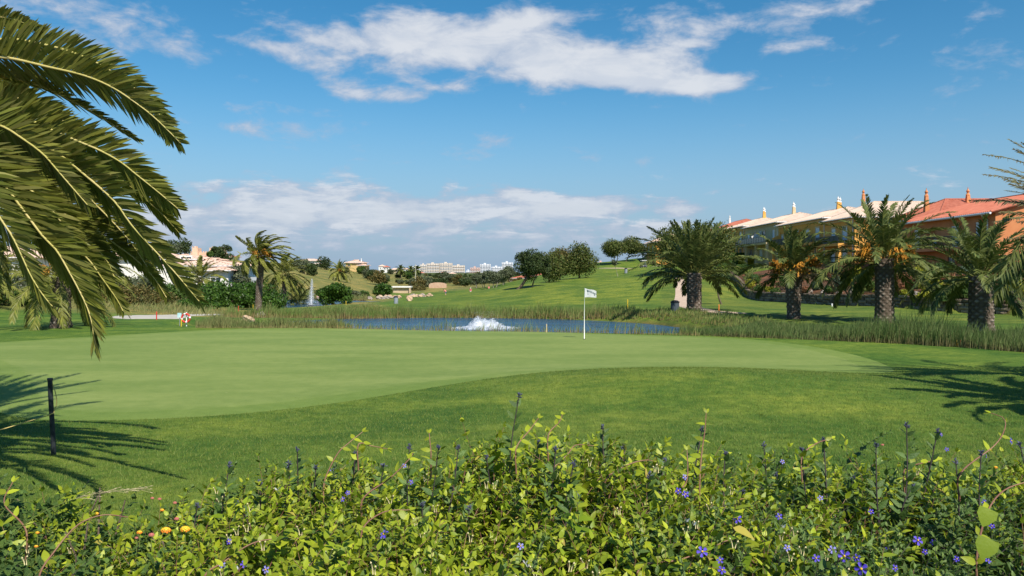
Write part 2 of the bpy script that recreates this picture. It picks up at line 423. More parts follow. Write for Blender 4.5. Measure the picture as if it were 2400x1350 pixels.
def drape(name, poly, cell, off, m, smooth=True, **kw):
    P = np.array([p[:2] for p in poly]); x0, y0 = P.min(0)-cell; x1, y1 = P.max(0)+cell
    gx = np.arange(x0, x1+cell, cell); gy = np.arange(y0, y1+cell, cell)
    cx, cy = np.meshgrid(gx[:-1]+cell/2, gy[:-1]+cell/2, indexing='ij')
    keep = inside(cx.ravel(), cy.ravel(), [tuple(p) for p in P]).reshape(cx.shape)
    nx, ny = len(gx), len(gy)
    I, J = np.nonzero(keep)
    idx = lambda i, j: i*ny+j
    q = np.stack([idx(I, J), idx(I+1, J), idx(I+1, J+1), idx(I, J+1)], -1)
    cnt = np.bincount(q.ravel(), minlength=nx*ny)
    used = np.nonzero(cnt)[0]; X = gx[used//ny]; Yv = gy[used % ny]
    bd = cnt[used] < 4
    bx, by = X[bd].copy(), Yv[bd].copy(); best = np.full(bx.shape, 1e9); ox, oy = bx.copy(), by.copy()
    for i in range(len(P)):
        ax, ay = P[i]; ex, ey = P[(i+1) % len(P)]; dx, dy = ex-ax, ey-ay
        t = np.clip(((bx-ax)*dx+(by-ay)*dy)/(dx*dx+dy*dy+1e-9), 0, 1); qx, qy = ax+t*dx, ay+t*dy; dd = np.hypot(bx-qx, by-qy)
        u = dd < best; best = np.where(u, dd, best); ox = np.where(u, qx, ox); oy = np.where(u, qy, oy)
    X[bd], Yv[bd] = ox, oy
    re = np.full(nx*ny, -1); re[used] = np.arange(len(used))
    mb = MB(); mb.add(np.stack([X, Yv, H(X, Yv)+np.where(bd, off*.2, off)], -1), re[q])
    return mb.build(name, m, smooth=smooth, kind='structure', **kw)
def flat0(pts): return [((px-1200)/(py-640)*EYE, F*EYE/(py-640)) for px, py in pts]
GREEN = chaikin(flat0([(100,972),(430,968),(700,945),(950,912),(1200,884),(1400,869),(1700,868),(1920,876),(2028,874),(2030,862),(1980,838),(1880,815),(1750,798),(1600,790),(1400,783),(1300,777),(1200,772),(1000,767),(700,768),(480,777),(250,790),(0,806),(-250,822),(-200,835),(-60,838),(8,852),(42,880),(70,930)]), 2)
def outset(P, d):
    P = np.array(P); t = np.roll(P, -1, 0)-np.roll(P, 1, 0); t /= np.linalg.norm(t, axis=1)[:, None]+1e-9
    area = .5*np.sum(P[:, 0]*np.roll(P[:, 1], -1)-np.roll(P[:, 0], -1)*P[:, 1])
    n = np.stack([t[:, 1], -t[:, 0]], -1)*(1 if area > 0 else -1)
    return [tuple(p) for p in P+n*d]
def turf(name, c1, c2, bump, fine, streak=False):
    m = bpy.data.materials.new(name); m.use_nodes = True; t = NT(m.node_tree); b = m.node_tree.nodes['Principled BSDF']
    P = t.n('ShaderNodeNewGeometry').outputs['Position']
    c = t.mix(t.smooth(t.noise(t.scale(P, (.35, 1, 1)), .45, 6, .62), .36, .64), c1, c2)
    c = t.mix(1., c, t.mix(t.smooth(t.noise(P, 2.6, 5, .65), .3, .7), (.90, .93, .88), (1.09, 1.06, 1.10)), 'MULTIPLY')
    c = t.mix(1., c, t.mix(t.smooth(t.noise(P, 45., 4, .7), .3, .7), (1-fine,)*3, (1+fine,)*3), 'MULTIPLY')
    # old ball marks and worn flecks
    v = t.n('ShaderNodeTexVoronoi'); v.inputs['Scale'].default_value = 1.1; t.inp(v.inputs['Vector'], P)
    c = t.mix(t.m('MULTIPLY', t.smooth(v.outputs['Distance'], .05, .02), .55), c, (.36, .36, .16))
    t.inp(b.inputs['Base Color'], c); b.inputs['Roughness'].default_value = .8; b.inputs['Specular IOR Level'].default_value = .2
    bn = t.n('ShaderNodeBump'); bn.inputs['Strength'].default_value = bump; bn.inputs['Distance'].default_value = .02
    t.inp(bn.inputs['Height'], t.noise(P, 90., 3, .7)); t.inp(b.inputs['Normal'], bn.outputs[0])
    return m
COLLAR = outset(GREEN, .75); APRON = outset(GREEN, 1.35)
drape('green_collar', COLLAR, .3, .014, turf('collar_turf', (.130, .195, .036), (.165, .225, .048), .3, .14))
drape('putting_green', GREEN, .3, .024, turf('green_turf', (.145, .206, .045), (.192, .246, .062), .2, .10))

# ------------------------------------------------------------------ water
def water(name, P, z, deep):
    m = bpy.data.materials.new(name); m.use_nodes = True; t = NT(m.node_tree); b = m.node_tree.nodes['Principled BSDF']
    Pn = t.n('ShaderNodeNewGeometry').outputs['Position']
    c = t.mix(t.smooth(t.noise(t.scale(Pn, (.15, .5, 1)), 1., 3), .4, .6), deep, tuple(q*1.5 for q in deep))
    t.inp(b.inputs['Base Color'], c); b.inputs['Roughness'].default_value = .16; b.inputs['Specular IOR Level'].default_value = .5
    bn = t.n('ShaderNodeBump'); bn.inputs['Strength'].default_value = 1.; bn.inputs['Distance'].default_value = .22
    hgt = t.m('ADD', t.noise(t.scale(Pn, (1., .7, 1)), 3.2, 4, .6), t.m('MULTIPLY', t.noise(Pn, .8, 3), 1.2))
    t.inp(bn.inputs['Height'], hgt); t.inp(b.inputs['Normal'], bn.outputs[0])
    Q = outset(P, 2.2); mb = MB(); mb.add([(x, y, z) for x, y in Q], [tuple(range(len(Q)))])
    mb.build(name, m, kind='structure')
water('pond_water', POND, WATER_Z, (.012, .060, .125)); water('upper_pond_water', UPOND, UWATER_Z, (.012, .05, .09))

# ------------------------------------------------------------------ paths
sandm = mat('path_gravel', (.46, .34, .25), .9, (.54, .42, .32), 1.2, .3, 12.)
concm = mat('path_concrete', (.40, .37, .31), .85, (.48, .45, .39), 1.5, .1, 8.)
def hitpoly(pts, **k): return [hit(a, b, **k)[:2] for a, b in pts]
drape('gravel_path', hitpoly([(1577,711),(1583,690),(1583,670),(1579,656),(1583,645),(1600,645),(1607,665),(1612,690),(1616,722),(1640,721),(1672,728),(1762,739.5),(1700,740),(1655,736),(1612,724)], d0=55), .7, .06, sandm)
drape('concrete_path', [(p[0], p[1]) for p in hitpoly([(262,742),(420,738),(560,735),(578,736.5),(450,741),(425,748),(300,748),(262,746)], d0=44, d1=75)], .35, .05, concm)
def ribbon(pts, wd):
    P = np.array(pts); t = np.gradient(P, axis=0); t /= np.linalg.norm(t, axis=1)[:, None]; n = np.stack([-t[:, 1], t[:, 0]], -1)*wd/2
    return [tuple(q) for q in P+n]+[tuple(q) for q in (P-n)[::-1]]
drape('cart_path', ribbon(chaikin([gp(1395,190)[:2], gp(1440,197)[:2], gp(1508,193)[:2], gp(1560,188)[:2], gp(1600,180)[:2]], 2, False), 3.2), 1.2, .1, sandm)

# ------------------------------------------------------------------ grass blades near the camera
def blades(name, n, yr, xr, hgt, wid, m, reject, power=1.6, z_off=0., lean=.35):
    u = rs.rand(n); y = yr[0]+(yr[1]-yr[0])*u**power
    px = xr[0]+(xr[1]-xr[0])*rs.rand(n); x = (px-1200)/F*y
    k = ~reject(x, y); x, y = x[k], y[k]; n = len(x)
    z = H(x, y)+z_off; h = hgt*(.55+.8*rs.rand(n)); a = rs.rand(n)*2*math.pi; wv = wid*(.7+.6*rs.rand(n))
    b = np.stack([x, y, z-.01], -1); s_ = np.stack([np.cos(a), np.sin(a), 0*a], -1)*wv[:, None]
    l = rs.randn(n, 2)*lean; tip = b+np.stack([l[:, 0]*h, l[:, 1]*h, h], -1)
    V = np.stack([b-s_, b+s_, tip], 1).reshape(-1, 3)
    mb = MB(); mb.add(V, np.arange(3*n).reshape(-1, 3), np.repeat(rs.rand(n), 3))
    return mb.build(name, m, label='short green grass of the mown rough', kind='stuff')
bladem = mat('grass_blade', (.078, .154, .018), .6, (.165, .232, .032), .8, tint=(.26, .30, .075), trans=.35)
def _rej(x, y): return (inside(x, y, COLLAR) & ((x*7.13+y*3.71) % 1. > .02)) | (y < 6.2)
blades('rough_grass', 380000, (6.2, 24), (-260, 2660), .046, .0050, bladem, _rej, 1.5)

# ------------------------------------------------------------------ reeds
def reed_bed(name, poly, n, h0, h1, m, label, z_min=-9, wid=.02, hf=None, lean=.16, seed=1):
    r = np.random.RandomState(seed); P = np.array(poly); x0, y0 = P.min(0); x1, y1 = P.max(0)
    x = np.empty(0); y = np.empty(0)
    while len(x) < n:
        a = x0+(x1-x0)*r.rand(n); b = y0+(y1-y0)*r.rand(n); k = inside(a, b, [tuple(q) for q in P])
        x = np.concatenate([x, a[k]]); y = np.concatenate([y, b[k]])
    x, y = x[:n], y[:n]; z = H(x, y); z = np.maximum(z, z_min)
    h = h0+(h1-h0)*r.rand(n)**1.2
    patch = .5+.5*np.sin(x*1.7+np.sin(y*1.3)*1.5+seed)*np.sin(x*.53+seed*2+y*.4)+.25*np.sin(x*4.1+y*2.3)
    h = h*(.5+.75*np.clip(patch, 0, 1.2))*(.8+.4*r.rand(n))
    if hf is not None: h = h*hf(x, y)
    th = r.rand(n)*2*math.pi; s_ = np.stack([np.cos(th), np.sin(th), 0*th], -1)*wid
    l = r.randn(n, 2)*lean; l[:, 0] += .12
    b = np.stack([x, y, z-.03], -1)
    mid = b+np.stack([l[:, 0]*h*.3, l[:, 1]*h*.3, h*.55], -1); tip = b+np.stack([l[:, 0]*h, l[:, 1]*h, h], -1)
    low = b+np.stack([l[:, 0]*h*.08, l[:, 1]*h*.08, h*.28], -1)
    V = np.stack([b-s_*.8, b+s_*.8, low-s_, low+s_, mid-s_*.8, mid+s_*.8, tip], 1).reshape(-1, 3)
    i = np.arange(n)[:, None]*7
    mb = MB(); tn = np.array([1, 1, .5, .5, 0, 0, 0.])[None]*np.ones((n, 1)); tn = np.clip(tn+r.rand(n, 1)**2*.55-.05, 0, 1)
    mb.add(V, (i+np.array([[0, 1, 3, 2, 2, 3, 5, 4]])).reshape(-1, 4), tn.ravel())
    mb.f[3].append((i+np.array([[4, 5, 6]])).reshape(-1, 3))
    return mb.build(name, m, label=label, kind='stuff')
reedm = mat('reed_green', (.115, .195, .035), .7, (.185, .255, .068), .5, tint=(.34, .24, .11), trans=.3)
reed2 = mat('reed_dark', (.080, .150, .032), .7, (.150, .215, .060), .6, tint=(.22, .19, .09), trans=.35)
drym = mat('dry_grass', (.13, .19, .05), .8, (.24, .25, .09), .35, tint=(.32, .27, .12), trans=.3)
far_shore = [(-21,59.2),(-17,61.2),(-10,62.6),(-4,63.4),(2.5,61.9),(6.3,59.9),(9.7,56.8),(11.6,52.3),(12.8,46.),(15.5,46),(15.2,53),(12.2,59),(8.5,62.8),(3,65.2),(-4,66.6),(-11,65.6),(-18,64.0),(-22.5,61.8)]
reed_bed('shore_reeds', far_shore, 17000, .42, 1.0, reedm, 'tall green reeds with dry brown stems along the far shore of the pond', WATER_Z-.05, .022, lambda x, y: 1-.62*sstep(x, 6, 12), seed=3)
belt = flat0([(1590,783),(1700,790),(1900,797),(2100,806),(2250,815),(2420,828),(2700,850),(2700,812),(2400,802),(2240,789),(2050,771),(1860,764),(1700,758),(1640,752),(1600,756)])
def clump(x, y): return (1-.42*sstep(y, 32.5, 37.5))*(1+.75*np.exp(-(((x-16.6)/2.4)**2+((y-33.5)/3.2)**2)))
reed_bed('bank_reeds', belt, 36000, .34, .74, reed2, 'long rushes in the belt between the mown rough and the palms', -.75, .014, clump, .2, seed=5)
reed_bed('left_bank_grass', flat0([(458,770),(600,771),(800,768),(830,762),(800,752),(640,744),(500,746),(462,752)]), 15000, .3, .68, drym, 'long seeding grass on the bank left of the pond', -.75, .014, None, .3, seed=7)
reed_bed('near_shore_reeds', flat0([(790,768.5),(1000,767.2),(1150,769.5),(1300,775),(1500,783),(1640,789),(1640,786),(1500,780.5),(1300,772),(1150,766.5),(1000,764.5),(790,765)]), 1200, .25, .68, reedm, 'sparse thin reeds at the near edge of the pond', -.72, .012, None, .25, seed=9)
reed_bed('brush_grass', [gp(-200,62)[:2],gp(440,60)[:2],gp(560,66)[:2],gp(430,110)[:2],gp(-300,110)[:2]], 9000, .3, .8, drym, 'dry yellow grass behind the pale path at the left', -5, .03, None, .35, seed=11)
reed_bed('upper_shore_grass', [gp(560,147)[:2],gp(655,147)[:2],gp(740,147)[:2],gp(860,141)[:2],gp(860,146)[:2],gp(740,152)[:2],gp(640,153)[:2],gp(560,152)[:2]], 5000, .4, 1.2, drym, 'yellow grass along the far edge of the upper pond', -2, .05, None, .3, seed=12)
reed_bed('lower_slope_grass', [gp(620,61)[:2],gp(900,67)[:2],gp(1100,69)[:2],gp(1000,77)[:2],gp(850,96)[:2],gp(700,92)[:2],gp(600,66)[:2]], 12000, .15, .45, reedm, 'green unmown grass between the two ponds', -5, .02, None, .3, seed=13)
# ------------------------------------------------------------------ palms
trunkm = mat('palm_trunk', (.085, .062, .045), .95, (.13, .10, .075), 6., .6, 30., tint=(.36, .31, .26))
frondm = mat('palm_leaflet', (.145, .18, .026), .5, (.245, .26, .042), .9, trans=.30, island=.28, spec=.35, tint=(.25, .24, .075))
frond_dark = mat('palm_leaflet_blue', (.050, .085, .020), .55, (.105, .140, .036), .9, trans=.18, island=.3, spec=.22, tint=(.20, .21, .06))
frond_dry = mat('dry_frond', (.30, .20, .13), .8, (.42, .32, .22), 1., trans=.2, island=.25, tint=(.45, .34, .2))
rachism = mat('palm_rachis', (.42, .38, .10), .5, (.50, .42, .16), 2.)
fruitm = mat('palm_fruit', (.42, .17, .018), .6, (.52, .26, .03), 4., island=.3)
def catmull(P, n):
    P = np.array(P, float); Q = np.vstack([2*P[0]-P[1], P, 2*P[-1]-P[-2]])
    seg = len(P)-1; u = np.linspace(0, seg-1e-6, n); i = u.astype(int); t = (u-i)[:, None]
    a, b, c, d = Q[i], Q[i+1], Q[i+2], Q[i+3]
    R = .5*((2*b)+(-a+c)*t+(2*a-5*b+4*c-d)*t*t+(-a+3*b-3*c+d)*t**3)
    # equal spacing
    L = np.concatenate([[0], np.cumsum(np.linalg.norm(np.diff(R, axis=0), axis=1))]); s_ = np.linspace(0, L[-1], n)
    return np.stack([np.interp(s_, L, R[:, k]) for k in range(3)], -1), L[-1]
def leaflets(mb, path, pairs, L, wd, roll=0., vee=.45, r=rs, t0=.12, droop=.25, fwd=(55, 28), segs=2, wind=(0, 0, 0), mess=.07, tintv=0.):
    """pinnate leaflets along a rachis path; L = longest leaflet, roll turns the frond about its rachis"""
    n = len(path); T = np.gradient(path, axis=0); T /= np.linalg.norm(T, axis=1)[:, None]
    up = np.array([0, 0, 1.]); Sd = np.cross(T, up); Sd /= np.linalg.norm(Sd, axis=1)[:, None]+1e-6; N = np.cross(Sd, T)
    t = np.repeat(np.linspace(t0, .995, pairs), 2); t = np.clip(t+r.randn(len(t))*.002, 0, 1); sg = np.tile([1, -1], pairs)
    q = t*(n-1); ip = lambda A: np.stack([np.interp(q, np.arange(n), A[:, k]) for k in range(3)], -1)
    P, Tq, Sq, Nq = ip(path), ip(T), ip(Sd), ip(N)
    rl = (roll if not callable(roll) else roll(t)) + 0*t
    c, s_ = np.cos(rl)[:, None], np.sin(rl)[:, None]
    S2 = Sq*c+Nq*s_; N2 = -Sq*s_+Nq*c
    prof = np.clip(np.sin(np.clip((t-t0)/(1-t0)*.80+.16, 0, 1)*math.pi)**.55, .1, 1)
    ln = L*prof*(.9+.2*r.rand(len(t)))
    ang = np.radians(np.interp(t, [0, 1], fwd)+r.randn(len(t))*4)[:, None]
    v = vee+r.randn(len(t))*mess*1.5
    d = Tq*np.cos(ang)+S2*(sg[:, None]*np.sin(ang))+N2*(np.sin(v)[:, None]*np.sin(ang))+r.randn(len(t), 3)*mess+np.array(wind)
    d /= np.linalg.norm(d, axis=1)[:, None]
    wv = np.cross(d, N2); wv /= np.linalg.norm(wv, axis=1)[:, None]+1e-6
    tw = r.randn(len(t))*.35; nn = np.cross(d, wv); wv = wv*np.cos(tw)[:, None]+nn*np.sin(tw)[:, None]
    rows = []; 
    for k in range(segs):
        u = k/segs; p = P+d*(ln*u)[:, None]+np.array([0, 0, -1.])*(droop*ln*u*u)[:, None]
        w_ = wd*(.55 if k == 0 else 1.)*(1-.35*max(0, u-.4)); rows += [p-wv*w_/2, p+wv*w_/2]
    tip = P+d*ln[:, None]+np.array([0, 0, -1.])*(droop*ln)[:, None]; rows.append(tip)
    V = np.stack(rows, 1).reshape(-1, 3); m = len(rows); i = np.arange(len(t))[:, None]*m
    tn = np.clip(np.repeat(r.rand(len(t))**2*.8+tintv, m), 0, 1)
    mb.add(V, np.concatenate([i+np.array([[2*k, 2*k+1, 2*k+3, 2*k+2]]) for k in range(segs-1)]) if segs > 1 else [], tn)
    mb.f[3].append(i+np.array([[m-3, m-2, m-1]])+(mb.n-len(V)))
def frond_path(az_, el_, L, bend, wind, n=18, sag=1.):
    """a rachis leaving the crown at an azimuth and elevation, bent by gravity and wind"""
    p = np.zeros((n, 3)); e = el_; d = np.array([math.cos(az_)*math.cos(e), math.sin(az_)*math.cos(e), math.sin(e)])
    st = L/(n-1)
    for i in range(1, n):
        u = i/(n-1); d = d+np.array([0, 0, -1.])*bend*(.25+1.3*u)*st/L*1.2+np.array(wind)*u*st/L*1.6
        d /= np.linalg.norm(d); p[i] = p[i-1]+d*st
    return p
def trunk(name, parent, h, r0, r1, seed, seg=28, lean=(0, 0), rings=None, top_flare=1.):
    """trunk clad in old leaf bases: a spiral lattice of diamond shaped scars"""
    rings = rings or int(h/.045); r = np.random.RandomState(seed); nz = rings
    z = np.linspace(-.25, h, nz); u = np.clip(z/h, 0, 1)
    rad = r0+(r1-r0)*u; rad = rad*(1+.16*np.exp(-(u/.08)**2))*(1+(top_flare-1)*sstep(u, .72, .95))
    a = np.linspace(0, 2*math.pi, seg*2, endpoint=False)
    A, Z = np.meshgrid(a, z); k = 9; dz = .30
    p = (A*k/(2*math.pi)+Z/dz); q = (A*k/(2*math.pi)-Z/dz)
    fp, fq = np.abs((p % 1)-.5)*2, np.abs((q % 1)-.5)*2
    bump = np.clip(1-np.maximum(fp, fq)*1.15, 0, 1)**.6
    cell = np.sin(np.floor(p)*12.9898+np.floor(q)*78.233)*43758.5453; cell = cell-np.floor(cell)
    bump = bump*(.6+.6*cell)
    R = rad[:, None]*(1+.17*bump-.06)
    cx = lean[0]*u**1.3; cy = lean[1]*u**1.3
    V = np.stack([cx[:, None]+R*np.cos(A), cy[:, None]+R*np.sin(A), Z], -1)
    ns = seg*2; i = np.arange(nz-1)[:, None]*ns; j = np.arange(ns)[None]; kk = (j+1) % ns
    f = np.stack([i+j, i+kk, i+ns+kk, i+ns+j], -1).reshape(-1, 4)
    mb = MB(); tn = np.clip((bump-.45)*1.8, 0, 1)*(.25+.75*cell); mb.add(V.reshape(-1, 3), f, tn.ravel())
    mb.poly.append([(nz-1)*ns+q for q in range(ns)])
    return mb.build(name, trunkm, parent, smooth=True)
def fruit_cluster(parent, r, at_, dirn, size):
    mb = MB(); d = np.array(dirn, float); d /= np.linalg.norm(d)
    n = 70
    for _ in range(n):
        e = d+r.randn(3)*.38; e /= np.linalg.norm(e); L = size*(.5+.6*r.rand())
        a = d*size*.35; b = a+e*L*.55; c = b+(e*.5+np.array([0, 0, -.7]))*L*.5
        w_ = .010*(1+r.rand()); s_ = np.cross(e, [.3, .2, .9]); s_ = s_/np.linalg.norm(s_)*w_*1.6
        mb.add([a-s_, a+s_, b-s_, b+s_, c-s_*.8, c+s_*.8], [(0, 1, 3, 2), (2, 3, 5, 4)])
        for q in range(5):
            pq = b+(c-b)*r.rand()+r.randn(3)*.03; g = .028
            mb.add([pq+[g,0,0], pq+[-g*.5,g*.8,0], pq+[-g*.5,-g*.8,0], pq+[0,0,g*1.3], pq-[0,0,g*1.3]], [(0,1,3),(1,2,3),(2,0,3),(1,0,4),(2,1,4),(0,2,4)])
    mb.tube([np.zeros(3), d*size*.36], .025, 5)
    o = mb.build('fruit_cluster', fruitm, parent); o.location = at_; return o
def palm(px, D, label, h, r0, r1, R, nf, seed, wind=(.5, .1, 0), m=frondm, fruits=0, dry=0, lean=(0, 0), base=None, emin=-38, emax=82, pairs=46, wd=.05, Lf=.62, group=None, top_flare=1., bend=1.5, rings=None, hole=None, name='palm_tree', dz=0.):
    loc = gp(px, D) if base is None else base; loc = (loc[0], loc[1], loc[2]+dz)
    root = empty(name, loc, label, 'palm tree', group)
    r = np.random.RandomState(seed); trunk('trunk', root, h, r0, r1, seed, lean=lean, rings=rings, top_flare=top_flare)
    top = np.array([lean[0], lean[1], h])
    for k in range(nf):
        u = (k+.5)/nf; az_ = k*2.39996+r.randn()*.12; e = math.radians(emax+(emin-emax)*u**.85)+r.randn()*.07
        L = R*(.62+.48*math.sin(math.pi*min(1, u*.75+.13)))*(.92+.16*r.rand())
        isdry = dry and k >= nf-dry
        if not isdry and u > .55 and D < 70 and math.sin(az_) < -.5 and k % 4: continue
        if isdry: az_ = -.1+r.randn()*.5; e = math.radians(35+r.randn()*18)
        b = bend*(.55+.75*u)*(1.3 if isdry else 1)
        p = frond_path(az_, e, L, b, np.array(wind)*(1-.2*u))
        st = np.array([math.cos(az_), math.sin(az_), 0])*r1*(.35+.6*u); p = p+top+st+np.array([0, 0, .35-.75*u*r1*2])
        mb = MB(); mb.tube(p, np.linspace(.035, .006, len(p)), 4, False, .9)
        leaflets(mb, p, pairs if not isdry else pairs//2, Lf*(.8 if isdry else 1.), wd, roll=r.randn()*.25, vee=.55-.35*u, r=r, droop=.22+.25*u, wind=np.array(wind)*.35, mess=.08 if not isdry else .25, segs=2)
        mb.build('frond', frond_dry if isdry else m, root)
    for k in range(fruits):
        a_ = k*2*math.pi/max(fruits, 1)*1.0+r.rand()*.8-1.8; d = np.array([math.cos(a_), math.sin(a_), .25+.5*r.rand()])
        fruit_cluster(root, r, top+d*r1*1.1+np.array([0, 0, -.1]), d, .85+.3*r.rand())
    return root
# the row along the pond's right bank
palm(1627, 58, 'wide dark canary palm beside the beige gravel path, trunk deep in shade', 2.8, .50, .52, 4.25, 78, 11, m=frond_dark, wind=(.10, .1, 0), emin=4, emax=84, bend=.95, Lf=.62, wd=.085)
palm(1860, 50, 'canary palm with orange fruit and withered pinkish brown fronds above a narrow trunk foot', 2.85, .36, .52, 3.1, 44, 12, m=frond_dark, wind=(.35, .1, 0), fruits=9, dry=8, emin=-8, emax=86, bend=1.3, Lf=.58, wd=.08, top_flare=1.15)
palm(2073, 46, 'tallest canary palm of the bank row, with orange fruit and a stout trunk', 3.7, .50, .50, 4.1, 62, 13, m=frond_dark, wind=(.40, .1, .05), fruits=7, emin=-14, emax=80, bend=1.3, Lf=.58, wd=.08)
palm(2299, 38, 'canary palm with thick pale scarred trunk standing nearest on the right bank', 2.7, .53, .50, 3.35, 46, 14, m=frond_dark, wind=(.40, .1, .0), emin=-6, emax=78, bend=1.25, Lf=.56, wd=.07)
# left side
palm(143, 42.6, 'canary palm with a short dark trunk on the left lawn, behind the hanging fronds', 2.7, .47, .44, 3.4, 46, 15, m=frondm, wind=(.4, .1, 0), emin=-45, bend=1.5, fruits=2, Lf=.6)
palm(605, 90, 'tall wind blown palm with orange fruit, standing before the dark green thicket', 6.2, .36, .36, 3.5, 44, 16, m=frondm, wind=(2.5, .1, .25), fruits=7, emin=-20, emax=88, bend=1.5, Lf=.75, wd=.10, lean=(.4, 0), pairs=40)
palm(666, 118, 'thin trunked palm leaning in the wind behind the tall blown palm', 5.4, .28, .28, 4.0, 34, 17, m=frondm, wind=(.8, .1, .1), emin=-45, bend=1.6, Lf=.8, wd=.11, pairs=34, dz=.6)
palm(700, 125, 'bushy low palm on the shore of the upper pond, left of the tall fountain', 1.2, .4, .4, 4.3, 34, 18, m=frond_dark, wind=(.6, .1, 0), emin=-20, bend=1.5, Lf=.8, wd=.11, pairs=34)
palm(625, 122, 'low spreading palm half hidden behind the dark green thicket', 2.0, .4, .4, 4.6, 34, 19, m=frond_dark, wind=(.6, .1, 0), emin=-25, bend=1.5, Lf=.8, wd=.11, pairs=34)
palm(470, 110, 'pale feathery young palm in front of the white villas', 1.8, .35, .35, 3.6, 26, 20, m=frondm, wind=(.4, .1, 0), emin=-10, bend=1.4, Lf=.8, wd=.12, pairs=30, dz=1.2)
palm(797, 235, 'palm with orange fruit and thin fronds on the dry hillside right of the upper fountain', 2.9, .3, .3, 4.0, 30, 21, m=frondm, wind=(.5, 0, 0), fruits=3, emin=-40, Lf=1., wd=.2, pairs=24)
palm(225, 75, 'canary palm deep behind the hanging fronds, left of the brown brush', 3.2, .45, .45, 4.2, 40, 22, m=frondm, wind=(.4, .1, 0), emin=-40, Lf=.7, fruits=3, wd=.08, pairs=36)
palm(-40, 60, 'palm at the left border, seen through the hanging fronds', 2.0, .45, .45, 4., 34, 23, m=frondm, wind=(.4, .1, 0), emin=-35, Lf=.7, wd=.07, pairs=36)
# right border: a wind torn palm close by, crown mostly outside the frame
def border_palm():
    base = gp(2660, 20)
    root = empty('palm_tree', base, 'wind torn palm leaning in from the right border, stiff bare frond tips', 'palm tree')
    r = np.random.RandomState(31); trunk('trunk', root, 2.8, .5, .5, 31)
    tips = [(2304,362,23),(2305,409,24.5),(2322,392,26),(2366,328,27),(2395,335,28),(2276,470,25),(2356,446,25.5),(2354,465,26),(2368,432,27),(2330,520,24),(2345,498,26),
            (2330,700,26),(2345,650,25),(2315,665,27),(2365,610,25),(2385,690,26),(2380,640,26),(2372,395,26),(2390,470,25),(2352,420,26),(2400,560,25),(2420,380,26),(2385,520,25),(2368,560,25),(2410,440,25),(2330,470,26),(2378,350,26)]
    wither = mat('withered_frond', (.075, .060, .035), .7, (.13, .11, .05), 1., trans=.1, island=.3, tint=(.16, .17, .06))
    c = np.array([0, 0, 3.1])
    for k, (px, py, D) in enumerate(tips):
        tip = np.array(ptz(px, py, D-6))-np.array(base); bare = py < 585
        L = np.linalg.norm(tip-c); mid = c+(tip-c)*.5+np.array([0, 0, (.10 if bare else .26)*L]); q = c+(tip-c)*.8+np.array([0, 0, (.06 if bare else .2)*L])
        p, _ = catmull([c, mid, q, tip], 22)
        mb = MB(); mb.tube(p, np.linspace(.03, .005, len(p)), 4, False, .5)
        leaflets(mb, p, 52, .30 if bare else .5, .030 if bare else .036, roll=.9+r.randn()*.4, vee=.2, r=r, fwd=(22, 14) if bare else (50, 26), mess=.05, wind=(.25, 0, 0), t0=.2)
        mb.build('frond', wither if bare else frond_dark, root)
    for k in range(22):
        az_ = r.rand()*3.6-1.7; p = frond_path(az_, math.radians(60-85*r.rand()), 3.6, 1.4, (.3, 0, 0))+c
        mb = MB(); mb.tube(p, np.linspace(.03, .005, len(p)), 4, False, .5); leaflets(mb, p, 46, .5, .035, r=r, wind=(.1, 0, 0)); mb.build('frond', frond_dark, root)
border_palm()

